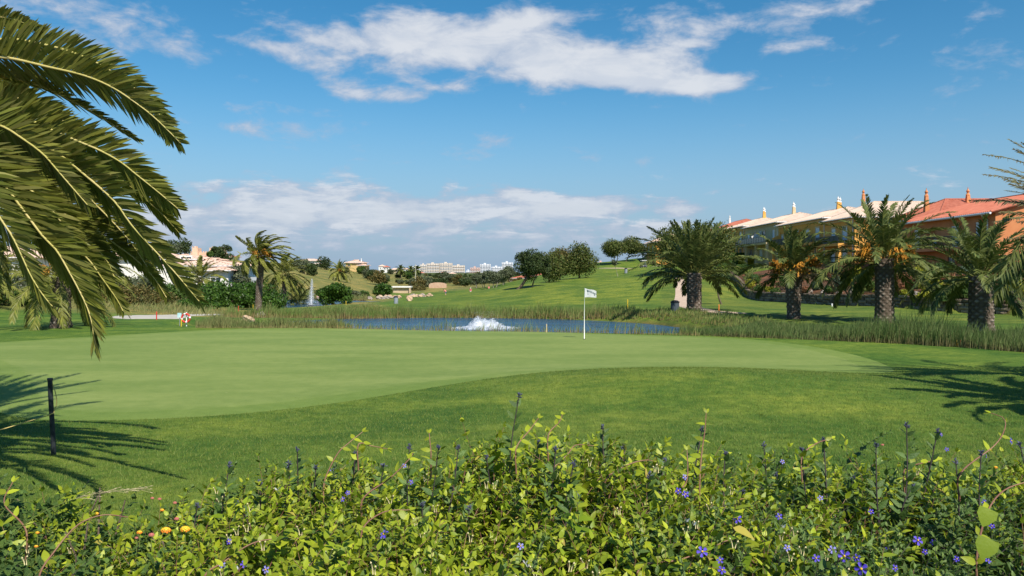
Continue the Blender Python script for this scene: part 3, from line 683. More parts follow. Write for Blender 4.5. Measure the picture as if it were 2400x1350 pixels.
# ------------------------------------------------------------------ the near palm at the left
def near_palm():
    D0 = 10.0; cz_ = np.array(ptz(-230, 300, D0)); bx, by = cz_[0]-.35, cz_[1]+.1
    root = empty('palm_tree', (bx, by, hz(bx, by)), 'near canary palm with long arching fronds hanging in from the left border', 'palm tree')
    o = np.array([bx, by, hz(bx, by)]); r = np.random.RandomState(41)
    trunk('trunk', root, cz_[2]-o[2]-.25, .48, .46, 41)
    M = [  # pixel path, depth at start and tip, roll, leaflet length, pairs
      ([(-60,120),(0,93),(67,97),(167,122),(250,160),(325,215),(375,270),(402,325)], 10.6, 10.9, 1.10, .36, 96),
      ([(-90,150),(0,134),(117,158),(200,178),(267,207),(333,252),(367,280),(400,312),(424,336)], 9.9, 9.9, 1.00, .40, 100),
      ([(-160,120),(-60,50),(0,40),(45,50),(90,66)], 11.2, 11.0, .8, .34, 60),
      ([(-60,196),(0,180),(60,190),(120,212),(190,248),(250,282),(300,314),(324,330)], 10.2, 10.4, .25, .30, 90),
      ([(-80,270),(20,262),(110,300),(180,330),(233,352),(283,380),(317,407),(367,447),(417,489)], 9.8, 9.9, 1.05, .42, 100),
      ([(-80,300),(30,330),(130,350),(240,400),(300,432),(350,474),(390,512),(420,545)], 10.3, 10.5, .75, .36, 96),
      ([(-120,280),(20,300),(85,330),(143,365),(187,400),(267,470),(313,533),(400,627),(467,706)], 9.3, 9.0, 1.0, .42, 120),
      ([(-110,262),(0,294),(50,323),(100,360),(133,397),(170,440),(205,480)], 9.1, 8.9, 1.1, .40, 84),
      ([(-100,360),(20,410),(97,453),(173,500),(217,533),(267,570),(317,607),(360,650),(390,697)], 10.9, 11.2, .9, .30, 100),
      ([(-140,340),(-60,410),(0,510),(27,550),(50,597),(73,647),(100,690),(123,718)], 8.7, 8.4, 1.15, .46, 100),
      ([(-110,330),(-10,410),(60,500),(100,553),(133,587),(160,633),(187,683),(207,727),(219,775),(218,815)], 8.9, 8.6, 1.15, .50, 120),
      ([(-60,400),(60,470),(133,550),(200,600),(240,653),(273,700),(288,728)], 10.4, 10.6, .9, .34, 90),
      ([(-100,340),(0,395),(80,440),(150,500),(205,560),(250,610),(268,650)], 10.6, 10.9, 1.0, .36, 90),
      ([(-80,380),(0,430),(70,490),(120,550),(150,600),(172,640)], 10.8, 11.2, .8, .36, 90),
      ([(-100,320),(0,350),(90,385),(160,425),(225,480),(300,560),(345,625)], 10.8, 11.1, 1.0, .36, 90),
      ([(-120,420),(-60,500),(-20,560),(0,610),(15,660)], 9.6, 9.4, 1.0, .4, 80),
      ([(-120,240),(-20,225),(50,232),(115,262),(170,300),(215,345)], 10.6, 10.9, .8, .34, 80),
      ([(-140,400),(-90,480),(-40,600),(-20,690)], 10.9, 11.1, 1.0, .4, 80),
      ([(-130,330),(-40,370),(40,420),(110,480),(150,530),(185,580)], 9.9, 10.0, 1.2, .38, 90),
      ([(-130,310),(-40,330),(50,365),(120,410),(190,470),(250,530),(300,600)], 11.0, 11.4, .6, .36, 90),
    ]
    for k in range(12):   # inner fronds, behind and between the long ones
        tx, ty = r.uniform(20, 270), r.uniform(230, 720); tx = min(tx, 90+(ty-200)*.5) if ty < 500 else tx; a, b = (-230+tx)/2+20, (300+ty)/2-60-.15*abs(ty-300)
        M.append(([(-170+r.randn()*20, 300+r.randn()*30), (a, b), ((a+tx)/2+20, (b+ty)/2-10), (tx, ty)], 10.6, 10.9+1.0*r.rand(), r.uniform(.5, 1.2), .36, 80))
    for k in range(14):   # tall fronds rising out of the top of the picture
        px, py, D = r.uniform(-160, 230), r.uniform(-460, -130), r.uniform(11.5, 15.)
        M.append(([(-260, 130), (-330+(px+330)*.45, py*.55-20), (px, py)], 10.5, D, r.uniform(.2, 1.3), .48, 100))
    for pts, da, db, roll, Lf, pairs in M:
        n = len(pts); P = [cz_+r.randn(3)*.06]+[np.array(ptz(a, b, da+(db-da)*(i/(n-1))**1.3)) for i, (a, b) in enumerate(pts)]
        p, L = catmull(P, 44); p = p-o
        mb = MB(); leaflets(mb, p, int(pairs*1.6), Lf*1.12, .040, roll=lambda t, roll=roll: roll*(.75+.35*t), vee=.28, r=r, droop=.10, fwd=(70, 36), segs=3, mess=.045, t0=.16, tintv=.1)
        f = mb.build('frond', frondm, root)
        rb = MB(); rb.tube(p, np.linspace(.030, .006, len(p)), 7); rb.build('rachis', rachism, f, smooth=True)
    for k in range(30):   # fronds on the far and left sides, outside the frame but in its shadow
        az_ = math.radians(60+r.rand()*235); e = math.radians(72-95*r.rand())
        p = frond_path(az_, e, 3.6, 1.35, (.3, 0, 0), 30)+(cz_-o)
        mb = MB(); leaflets(mb, p, 80, .42, .028, r=r, vee=.3, droop=.15, fwd=(60, 24)); f = mb.build('frond', frondm, root)
        rb = MB(); rb.tube(p, np.linspace(.03, .006, len(p)), 5); rb.build('rachis', rachism, f, smooth=True)
near_palm()
# palm standing off to the right of the view: it throws the shadow on the right-hand rough
palm(0, 0, 'palm beyond the right border whose shadow falls on the rough', 4.6, .5, .5, 4.0, 60, 51, m=frond_dark, base=(14.6, 13.3, 0.), emin=-35, pairs=60, wd=.12)
# ------------------------------------------------------------------ buildings
amber = mat('amber_render', (.70, .34, .075), .9, (.76, .40, .10), .6, .1, 10.)
sandw = mat('sand_render', (.60, .45, .25), .9, (.66, .52, .31), .6)
orangew = mat('orange_render', (.56, .21, .085), .9, (.63, .26, .11), .6, .1, 10.)
whitew = mat('white_render', (.74, .72, .68), .85, (.80, .78, .75), .5)
creamw = mat('cream_trim', (.66, .50, .30), .8)
shut = mat('white_shutter', (.74, .75, .80), .5)
glass = mat('dark_glass', (.03, .05, .06), .1, spec=.6)
greenp = mat('green_rail_glass', (.02, .13, .11), .25, spec=.5)
rail = mat('dark_rail', (.04, .05, .05), .5)
metalw = mat('white_metal', (.72, .72, .72), .4)
tile_c = mat('cream_roof_tile', (.60, .45, .35), .9, (.69, .55, .44), 1.2, .3, 8., tint=(.45, .32, .22))
tile_r = mat('red_roof_tile', (.42, .125, .075), .9, (.52, .18, .115), 1.5, .4, 8., tint=(.25, .07, .04))
tile_p = mat('pink_roof_tile', (.62, .42, .32), .9, (.70, .52, .42), .9, .3, 5., tint=(.42, .26, .18))
def wbox(mb, *a, **k): mb.box(*a, **k)
def hip_roof(name, x0, x1, y0, y1, ze, zr, m, parent, ridge='y', ov=.6, inset=None, tile=.35, thick=.16):
    """hipped roof with real tile rows: each slope is a sheet corrugated down the slope"""
    x0, x1, y0, y1 = x0-ov, x1+ov, y0-ov, y1+ov
    if ridge == 'y':
        hw = (x1-x0)/2; ins = hw if inset is None else inset; A = ((x0+x1)/2, y0+ins, zr); B = ((x0+x1)/2, y1-ins, zr)
    else:
        hw = (y1-y0)/2; ins = hw if inset is None else inset; A = (x0+ins, (y0+y1)/2, zr); B = (x1-ins, (y0+y1)/2, zr)
    c = [(x0, y0, ze), (x1, y0, ze), (x1, y1, ze), (x0, y1, ze)]
    mb = MB()
    sl = [(c[0], c[1], A, A), (c[1], c[2], B, A), (c[2], c[3], B, B), (c[3], c[0], A, B)] if ridge == 'y' else [(c[0], c[1], B, A), (c[1], c[2], B, B), (c[2], c[3], A, B), (c[3], c[0], A, A)]
    for p, q, r_, s_ in sl:     # p->q along the eave, s_->r_ along the ridge
        p, q, r_, s_ = map(np.array, (p, q, r_, s_)); L = np.linalg.norm(q-p)
        ud = (q-p)/L; n = np.cross(q-p, s_-p); n /= np.linalg.norm(n)
        if n[2] < 0: n = -n
        k = max(4, int(L/tile)); 
        # strips perpendicular to the eave, clipped by the hips
        a_s, a_r = np.dot(s_-p, ud), np.dot(r_-p, ud)
        dn = (s_-p)-ud*a_s; Hh = np.linalg.norm(dn); dn /= Hh
        us = np.linspace(0, L, 2*k+1)
        top = np.where(us < a_s, us/max(a_s, 1e-6), np.where(us > a_r, (L-us)/max(L-a_r, 1e-6), 1.))*Hh
        off = np.where(np.arange(2*k+1) % 2 == 1, .09, 0.)
        rows = 2
        V = np.array([p+ud*u+dn*(t*h)+n*o for u, h, o in zip(us, top, off) for t in (0, .5, 1.)])
        i = np.arange(2*k)[:, None]*3; f = np.concatenate([i+np.array([[0, 3, 4, 1]]), i+np.array([[1, 4, 5, 2]])])
        mb.add(V, f, np.tile([.25, 0, 0.], 2*k+1)*1.)
        # underside of the eave
        mb.add([p, q, r_-n*thick, s_-n*thick], [(3, 2, 1, 0)] if np.linalg.norm(r_-s_) > .01 else [(2, 1, 0)])
    ro = mb.build(name, m, parent)
    rc = MB()
    for a, b in [(c[0], A), (c[1], A if ridge == 'y' else B), (c[2], B), (c[3], B if ridge == 'y' else A), (A, B)]:
        if np.linalg.norm(np.array(a)-b) > .05: rc.tube([np.array(a)+[0, 0, .05], np.array(b)+[0, 0, .05]], .10, 6, tint=.35)
    rc.build('ridge_tiles', m, ro)
    gt = MB()
    for a, b in [((x0-.05, y0), (x0-.05, y1)), ((x0, y0-.05), (x1, y0-.05))]:
        gt.tube([(*a, ze-.05), (*b, ze-.05)], .08, 6)
    gt.build('gutter', metalw, ro)
    return ro
def chimney(parent, x, y, z, h, m, cap, w_=.29, name='chimney'):
    """tapered chimney with an ornate turned cap"""
    h *= .86; mb = MB(); a, b = w_, w_*.55
    mb.add([(x-a,y-a,z-.6),(x+a,y-a,z-.6),(x+a,y+a,z-.6),(x-a,y+a,z-.6),(x-b,y-b,z+h),(x+b,y-b,z+h),(x+b,y+b,z+h),(x-b,y+b,z+h)], [(0,1,5,4),(1,2,6,5),(2,3,7,6),(3,0,4,7),(4,5,6,7)])
    c = mb.build(name, m, parent)
    cb = MB(); cb.lathe([(b*1.35, z+h+.002), (b*1.35, z+h+.12), (b*.8, z+h+.16), (b*.85, z+h+.36), (b*1.25, z+h+.40), (b*1.1, z+h+.50), (b*.6, z+h+.62), (b*.25, z+h+.74), (b*.3, z+h+.80), (.01, z+h+.92)], x, y, 10)
    cb.build('cap', cap, c, smooth=True)
    return c
def facade_window(parent, X, y, z, w_, h, m_in, trim, door=False, axis='x'):
    """window in a wall whose face is the plane x=X (seen from -x) or y=X (seen from -y)"""
    mb = MB(); t = .16
    def bx(m, a0, a1, b0, b1, c0, c1):
        if axis == 'x': m.box(X+c0, X+c1, y+a0, y+a1, z+b0, z+b1)
        else: m.box(y+a0, y+a1, X+c0, X+c1, z+b0, z+b1)
    bx(mb, -w_/2-t, -w_/2, 0, h, -.10, .05); bx(mb, w_/2, w_/2+t, 0, h, -.10, .05); bx(mb, -w_/2-t, w_/2+t, h+.001, h+.2, -.12, .05)
    if not door: bx(mb, -w_/2-t-.05, w_/2+t+.05, -.14, -.001, -.16, .05)
    f = mb.build('door' if door else 'window', trim, parent)
    pn = MB(); nsl = 6 if m_in is shut else 1
    for k in range(nsl):
        bx(pn, -w_/2+.004, w_/2-.004, h*k/nsl+.006, h*(k+1)/nsl-.006, -.03-.012*(k % 2), .04)
    pn.build('shutter' if m_in is shut else 'pane', m_in, f)
    if m_in is not shut:
        mu = MB(); bx(mu, -.035, .035, .01, h-.01, -.07, -.031); bx(mu, -w_/2+.01, w_/2-.01, h*.5, h*.5+.05, -.065, -.032); mu.build('mullion', metalw, f)
    return f
def divider(parent, x_out, x_in, y, z, h, m):
    """stepped party wall between balconies, tall by the facade and low at the edge with a pointed cap"""
    mid = x_in-.42*(x_in-x_out)
    mb = MB(); mb.prism([(x_out, z), (x_in, z), (x_in, z+h), (x_in-.25, z+h), (x_in-.45, z+h*.74), (mid-.1, z+h*.74), (x_out+.1, z+h*.60), (x_out-.1, z+h*.56), (x_out, z+h*.54)], y-.13, y+.13)
    return mb.build('divider_wall', m, parent)
def railing(parent, x, y0, y1, z, panel, h=1.0, cell=1.5):
    mb = MB(); n = max(1, int(round(abs(y1-y0)/cell))); ys = np.linspace(y0, y1, n+1)
    for yy in ys: mb.box(x-.03, x+.03, yy-.03, yy+.03, z, z+h)
    mb.box(x-.035, x+.035, y0, y1, z+h+.001, z+h+.06); mb.box(x-.025, x+.025, y0, y1, z+.06, z+.1)
    if panel is None:
        for yy in np.arange(y0, y1, .16): mb.box(x-.012, x+.012, yy-.012, yy+.012, z+.1, z+h)
    r_ = mb.build('railing', rail, parent)
    if panel is not None:
        for a, b in zip(ys[:-1], ys[1:]):
            q = MB(); q.box(x-.01, x+.01, a+.05, b-.05, z+.12, z+h-.02); q.build('panel', panel, r_)
    return r_
def unit(label, X0, X1, y0, y1, zg, ze, zr, wallm, roofm, wins, balc=None, chim=(), ridge='y', inset=None, endwins=(), chm=None, cap=None, divs=(), group=None):
    bx, by = (X0+X1)/2, (y0+y1)/2
    root = empty('terraced_house', (bx, by, zg), label, 'house', group); inv = Matrix.Translation((-bx, -by, -zg))
    kids = []
    n0 = len(C.objects)
    before = set(C.objects)
    mb = MB(); mb.box(X0, X1, y0, y1, zg-2.5, ze); mb.build('wall', wallm, root)
    mb = MB(); mb.box(X0-.14, X0-.002, y0-.14, y1-.002, ze-.40, ze-.12); mb.box(X0-.138, X1+.14, y0-.14, y0-.002, ze-.398, ze-.122); mb.build('cornice', creamw, root)
    hip_roof('roof', X0, X1, y0, y1, ze, zr, roofm, root, ridge, inset=inset)
    for (yy, z, w_, h, kind) in wins: facade_window(root, X0, yy, z, w_, h, {'s': shut, 'g': glass}[kind[0]], creamw, door='d' in kind)
    for (xx, z, w_, h, kind) in endwins: facade_window(root, y0, xx, z, w_, h, {'s': shut, 'g': glass}[kind[0]], creamw, door='d' in kind, axis='y')
    if balc:
        ya, yb, zf, dep, panel = balc
        mb = MB(); mb.box(X0-dep, X0-.003, ya, yb, zf-.35, zf); mb.build('balcony_slab', wallm, root)
        for yy in np.linspace(ya+.25, yb-.25, max(2, int((yb-ya)/6)+1)):
            mb = MB(); mb.box(X0-dep+.05, X0-dep+.45, yy-.2, yy+.2, zg-2.5, zf-.352); mb.build('column', wallm, root)
        railing(root, X0-dep+.08, ya+.05, yb-.05, zf, panel)
    for (yy, m_, zf, dep) in divs: divider(root, X0-dep+.2, X0-.003, yy, zf, 2.35, m_)
    for (x, y, z, h) in chim: chimney(root, x, y, z, h, chm or wallm, cap or whitew)
    dp = MB(); dp.tube([(X0-.1, y0+.35, ze-.2), (X0-.1, y0+.35, zg-2.)], .06, 6); dp.build('downpipe', metalw, root)
    for o in set(C.objects)-before:
        if o.parent is root: o.matrix_parent_inverse = Matrix.Identity(4); o.location = (-bx, -by, -zg)
    return root
def gz(x, y): return hz(x, y)
# amber row, seen obliquely from its low end
unit('amber end house of the terrace with a wide cream roof facing the palms', 45.6, 62, 106, 116, 4.0, 10.3, 12.75, amber, tile_c,
     [(109, 7.0, 1.5, 2.1, 's'), (112.8, 7.0, 1.3, 2.1, 's'), (109, 4.1, 1.5, 2.1, 'sd'), (113, 4.2, 1.3, 1.5, 's')], balc=(107.5, 115.5, 6.9, 1.6, rail), ridge='x', inset=5.5,
     chim=[(50.2, 113.8, 12.2, 2.1)], endwins=[(55, 7.2, 1.6, 1.3, 's')], chm=orangew, cap=orangew)
unit('amber terraced house under a cream roof, twin amber chimneys on its ridge', 45.7, 57, 116.02, 136.4, 4.4, 10.9, 12.9, amber, tile_c,
     [(119, 7.5, 1.4, 2.1, 's'), (123, 7.5, 1.3, 2.0, 's'), (127.4, 7.5, 1.6, 2.1, 's'), (131, 7.5, 1.2, 2.1, 's'), (134.4, 7.6, 1., 1.6, 's'), (120, 4.5, 1.4, 2.1, 'gd'), (126, 4.5, 1.6, 2.1, 'gd'), (132, 4.5, 1.5, 2.1, 'gd')],
     balc=(117, 135, 7.4, 1.7, rail), chim=[(51.1, 124.8, 12.4, 1.9), (51.9, 126.0, 12.4, 1.9)], divs=[(126, amber, 7.4, 1.7), (135.2, amber, 7.4, 1.7)])
unit('beige terraced house with dark green glass balcony rails and white divider wall', 45.7, 57, 136.42, 156.3, 5.0, 11.6, 13.6, sandw, tile_c,
     [(139, 8.3, 1.2, 2.1, 's'), (144.5, 8.3, 1.7, 2.1, 'g'), (149.5, 8.3, 1.6, 2.1, 'g'), (153.6, 8.3, 1.3, 2.1, 's'), (139, 5.1, 1.6, 2.1, 'sd'), (146, 5.1, 1.8, 2.1, 'sd'), (152, 5.1, 1.3, 2.1, 'gd')],
     balc=(137, 156, 8.2, 2.0, greenp), chim=[(51.1, 144.6, 13.2, 2.0), (51.9, 146.4, 13.2, 2.0)], divs=[(146, whitew, 8.2, 2.0)], cap=whitew)
unit('last cream roofed house of the terrace, orange divider on its balcony', 45.7, 57, 156.32, 173, 5.4, 12.1, 14.1, amber, tile_c,
     [(159, 8.9, 1.3, 2.1, 's'), (164, 8.9, 1.6, 2.1, 'g'), (169, 8.9, 1.3, 2.1, 's'), (159, 5.6, 1.6, 2.1, 'gd'), (166, 5.6, 1.6, 2.1, 'gd')],
     balc=(157, 172, 8.8, 2.0, greenp), chim=[(51.1, 161.6, 13.7, 2.0), (51.9, 163.6, 13.7, 2.0)], divs=[(164, amber, 8.8, 2.)])
unit('red roofed house farther up behind the cream roofs, one white chimney', 49, 62, 182, 205, 6.5, 12.8, 15.6, amber, tile_r, [(190, 9.5, 1.4, 2., 's'), (198, 9.5, 1.4, 2., 's')], chim=[(55.5, 203, 15.2, 1.8)], cap=whitew, chm=whitew)
unit('red roofed house peeping over the round pines', 47, 60, 212, 232, 6.5, 12.6, 15.2, amber, tile_r, [(220, 9.5, 1.4, 2., 's')])
unit('small pale roofed house left of the round pines at the hilltop', 37, 47, 205, 219, 5.5, 10.9, 13.1, amber, tile_p, [(209, 8.2, 1.4, 1.8, 's'), (215, 8.2, 1.4, 1.8, 's')])
# orange block, nearest
def orange_house():
    zg = 2.3; X0, X1, y0, y1 = 42.0, 56., 69.2, 85.6; ze = 8.25; zr = 10.35; xr = 49.5
    root = empty('orange_house', (49, 77, zg), 'orange house with red tiled gable roof nearest the right border', 'house')
    before = set(C.objects)
    mb = MB(); mb.prism([(X0, zg-2.5), (X1, zg-2.5), (X1, ze), (xr, zr-.12), (X0, ze)], y0, y1); mb.build('wall', orangew, root)
    # gable roof, rows of round tiles
    mb = MB(); 
    for sgn, xe in ((-1, X0-.6), (1, X1+.6)):
        a = np.array([xr, 0, zr]); b = np.array([xe, 0, ze-.12]); L = np.linalg.norm(b-a); n = np.array([-(b-a)[2]*sgn, 0, (b-a)[0]*sgn])/L; n = n if n[2] > 0 else -n
        ys = np.arange(y0-.35, y1+.35, .155); off = np.where(np.arange(len(ys)) % 2 == 1, .11, 0.)
        K = 5; V = np.array([a+(b-a)*(k/(K-1))+n*o+np.array([0, y, 0]) for y, o in zip(ys, off) for k in range(K)])
        i = np.arange(len(ys)-1)[:, None, None]*K+np.arange(K-1)[None, :, None]; f = (i+np.array([0, K, K+1, 1])).reshape(-1, 4)
        mb.add(V, f, np.tile(np.linspace(0, .5, K), len(ys))*(np.repeat(off, K) < .05))
        mb.add([a+[0, y0-.35, -.12], b+[0, y0-.35, -.12], b+[0, y1+.35, -.12], a+[0, y1+.35, -.12]], [(0, 1, 2, 3)])
    ro = mb.build('roof', tile_r, root)
    rt = MB(); rt.tube([(xr, y0-.35, zr+.05), (xr, y1+.35, zr+.05)], .14, 6, tint=.3); rt.tube([(xr, y0-.3, zr+.03), (X0-.6, y0-.3, ze-.08)], .11, 6, tint=.1); rt.build('ridge_tiles', tile_r, ro)
    g = MB(); g.tube([(X0-.68, y0-.4, ze-.2), (X0-.68, y1+.4, ze-.2)], .10, 8); g.build('gutter', metalw, ro)
    dp = MB(); dp.tube([(X0-.65, y0+1., ze-.25), (X0-.5, y0+1., ze-.45), (X0-.1, y0+1., ze-.7), (X0-.1, y0+1., zg-2)], .07, 7); dp.build('downpipe', metalw, root)
    zf = 5.25
    mb = MB(); mb.box(X0-1.5, X0-.003, y0+1.8, y1-2, zf-.3, zf); mb.build('balcony_slab', orangew, root)
    railing(root, X0-1.4, y0+1.9, y1-2.1, zf, None, 1.0, 2.)
    facade_window(root, X0, 75.4, zf+.02, 1.25, 2.05, shut, orangew, True); facade_window(root, X0, 71.6, zf+.9, .9, 1.3, shut, orangew)
    facade_window(root, X0, 82.4, zf+.02, 1.2, 2.05, shut, orangew, True); facade_window(root, X0, 76., zg+.02, 1.2, 2.05, glass, orangew, True)
    facade_window(root, y0, 52, zf+.6, .7, 1.4, glass, orangew, axis='y')
    divider(root, X0-1.3, X0-.003, 79.4, zf, 2.2, orangew)
    ch = MB(); ch.box(X0-.9, X0-.4, 77.6, 78.1, zf, zf+.45); ch.box(X0-.9, X0-.86, 77.6, 78.1, zf+.45, zf+.95)
    for o in set(C.objects)-before:
        if o.parent is root: o.location = (-49, -77, -zg)
    # a white balcony chair
    t = empty('balcony_chair', (X0-.7, 78.2, zf), 'white chair on the balcony of the orange house', 'chair')
    c1 = MB(); c1.box(-.25, .25, -.25, .25, .42, .46); c1.build('seat', metalw, t); c1 = MB(); c1.box(.22, .26, -.25, .25, .47, .95); c1.build('backrest', metalw, t)
    for a in (-.22, .2):
        for b in (-.22, .2):
            c1 = MB(); c1.box(a-.02, a+.02, b-.02, b+.02, 0, .419); c1.build('leg', metalw, t)
orange_house()
unit('orange house with a steep hipped red roof and slender tapered chimney', 46.5, 60, 86.2, 99, 2.9, 9.0, 11.4, orangew, tile_r, [(90, 6., 1.3, 1.9, 's')], chim=[(47.6, 91.5, 9.9, 2.1), (52.2, 91.2, 11.0, .9)], ridge='x', inset=4.5, chm=orangew, cap=orangew)
# balcony furniture on the green-railed balconies
for k, (y, z, lab) in enumerate([(141.2, 8.2, 'pale cane chair right of the white divider behind the green balcony rail'), (143.6, 8.2, 'cane chair nearest the white divider, behind the green rail'), (151.5, 8.2, 'cream chair at the far end of the green balcony')]):
    t = empty('balcony_chair', (44.6, y, z), lab, 'chair', 'chairs on the green balconies')
    cm = mat('cane', (.55, .42, .24), .8)
    c1 = MB(); c1.box(-.3, .3, -.3, .3, .40, .46); c1.build('seat', cm, t); c1 = MB(); c1.box(.26, .31, -.3, .3, .461, 1.0); c1.build('backrest', cm, t)
    for a in (-.27, .23):
        for b in (-.27, .23):
            c1 = MB(); c1.box(a, a+.04, b, b+.04, 0, .399); c1.build('leg', cm, t)

# --------------------------------------------------------------- villas at the left, far villas
def villa(px, D, label, w_, d_, ze, zr, zg, wm, rm, ridge='x', wins=(), chim=None, name='villa', rz=0., group=None, cat='villa', inset=None):
    x = (px-1200)/F*D; root = empty(name, (x, D, zg), label, cat, group, rz)
    mb = MB(); mb.box(-w_/2, w_/2, 0, d_, -3, ze-zg); mb.build('wall', wm, root)
    hip_roof('roof', -w_/2, w_/2, 0, d_, ze-zg, zr-zg, rm, root, ridge, ov=.7, tile=.7, inset=inset)
    for (a, b, ww, hh, k) in wins: facade_window(root, 0, a, b, ww, hh, {'s': shut, 'g': glass}[k[0]], wm if k[0] == 'g' else creamw, axis='y')
    if chim: chimney(root, chim[0], chim[1], chim[2]-zg, chim[3], whitew, whitew)
    return root
e_ = lambda py, D: EYE+(640-py)/F*D
villa(404, 126, 'left white villa with a pinkish tiled roof, partly behind the fronds', 9., 10, e_(608,126), e_(597,131), 1.6, whitew, tile_p, wins=[(2.2, 2.2, 1.6, 1.6, 'g'), (-2.2, 2.2, 1.6, 1.6, 'g')])
villa(466, 122, 'largest white villa with a broad pinkish hipped roof above the thicket', 10., 12, e_(623,122), e_(606,128), .5, whitew, tile_p, wins=[(-3.6, 2.0, 1.6, 1.3, 'g'), (-1.6, 1.2, .9, 1.9, 'g'), (1.0, 1.4, 1.3, 1.5, 'g'), (3.4, 1.4, 1., 1.5, 'g')])
villa(506, 117, 'low white annexe with a small pink roof beside the broad villa', 3.6, 5, e_(634,117), e_(627,119), .3, whitew, tile_p, wins=[(0, .8, 1.4, 1.1, 'g')])
villa(300, 140, 'white villa behind the palm fronds at the left', 12, 10, 5.6, 7.4, 1.5, whitew, tile_p, wins=[(-3, 2., 1.5, 1.5, 'g'), (3, 2., 1.5, 1.5, 'g')])
villa(-30, 120, 'pale villa near the left border behind the fronds', 12, 10, 5.2, 7., 1.2, whitew, tile_p, wins=[(3, 2., 1.5, 1.5, 'g')])
# castle-like pink house on the hill
def castle():
    D = 345; x = (480-1200)/F*D; root = empty('hilltop_house', (x, D, e_(606, D)), 'salmon pink hilltop house with turrets and battlements behind the villas', 'house')
    pm = mat('salmon_render', (.66, .42, .28), .9, (.72, .50, .36), .4)
    z0 = 0
    def tower(name, a, b, h, d0=0, d1=8, cr=True):
        mb = MB(); mb.box(a, b, d0, d1, -4, h)
        if cr:
            n = max(2, int((b-a)/1.0))
            for q in np.linspace(a, b-.45, n): mb.box(q, q+.45, d0, d0+.4, h+.001, h+.6)
        return mb.build(name, pm, root)
    tower('wall', -6.2, 7.2, 2.6); tower('tower', -5.0, -2.6, 4.6, -1.2, 3); tower('tower', 2.6, 7.4, 4.7, 1.2, 6); tower('turret', -4.9, -4.2, 5.4, 1.0, 2., False); tower('turret', 1.8, 2.5, 4.2, .4, 2.)
    mb = MB(); mb.prism([(-6.4, -.2), (5.6, -.2), (4.4, 1.5), (-5., 1.5)], -5.5, -1.3); mb.build('roof', tile_p, root)
castle()
villa(512, 330, 'flat brown and white house below the salmon hilltop house', 12, 8, e_(602,330), e_(598,333), e_(610,330), whitew, tile_r, wins=[(-3, .6, 1.4, 1.2, 'g'), (2.4, .6, 1.4, 1.2, 'g')])
yel = mat('yellow_render', (.62, .44, .20), .9)
villa(830, 350, 'yellow hillside villa with a pale hipped roof above the scrub', 7.6, 10, e_(616,350), e_(609,354), e_(630,350), yel, tile_p, wins=[(-2.2, 1.2, 1.2, 1.1, 'g'), (2.6, 1.2, 1.6, 1.3, 'g')], chim=(2.6, 3, e_(612,350), .6))
villa(850, 345, 'small cream wing stepping down right of the yellow villa', 3.6, 6, e_(622,345), e_(619,347), e_(632,345), yel, tile_p, wins=[(0, .7, 1.4, 1., 'g')])
villa(724, 420, 'white cottage with a bell turret on the left skyline', 12, 8, e_(611,420), e_(607,424), e_(618,420), whitew, tile_p, chim=(5.0, 3, e_(610,420), 1.4))
villa(745, 400, 'low white hut just right of the turreted cottage', 6, 6, e_(620,400), e_(617,402), e_(625,400), whitew, tile_p)
villa(1236, 300, 'white clubhouse with a bright red roof behind the leaning oak', 11, 8, e_(652,300), e_(646,304), e_(665,300), whitew, tile_r, wins=[(-3, .5, 1.6, 1.2, 'g'), (2, .4, 1.2, 1.6, 'g')])
villa(1270, 290, 'small red roofed pavilion seen under the leaning oak', 6, 5, e_(646,290), e_(639,293), e_(660,290), whitew, tile_r)
# pump shed and arched wall
def shed():
    D = 225; x = (941-1200)/F*D; root = empty('shed', (x, D, hz(x, D)), 'long low beige shed with a flat white roof slab', 'shed'); bm = mat('beige_block', (.50, .37, .24), .9, (.56, .43, .30), 1.)
    b = e_(688, D)-hz(x, D); t = e_(671, D)-hz(x, D)
    mb = MB(); mb.box(-2.4, 2.4, 0, 3, -1, t-.35); mb.build('wall', bm, root); mb = MB(); mb.box(-2.7, 2.7, -.7, 3.2, t-.349, t); mb.build('roof', whitew, root)
    mb = MB(); mb.box(2.2, 2.65, -.6, -.2, -1, t-.351); mb.build('pillar', bm, root)
    D = 258; x = (1026-1200)/F*D; r2 = empty('arched_wall', (x, D, hz(x, D)), 'beige brick wall with a shallow arched top beyond the fairway', 'wall')
    pr = [(-2.85, -1), (2.85, -1)]+[(2.85*math.cos(q)/math.cos(.0)*1., e_(667, D)-hz(x, D)+(e_(662, D)-e_(667, D))*math.sin(q)) for q in np.linspace(0, math.pi, 11)]
    mb = MB(); mb.prism(pr, 0, .6); mb.build('brickwork', mat('brick_tan', (.48, .30, .20), .9, (.54, .38, .27), 1.4), r2)
shed()
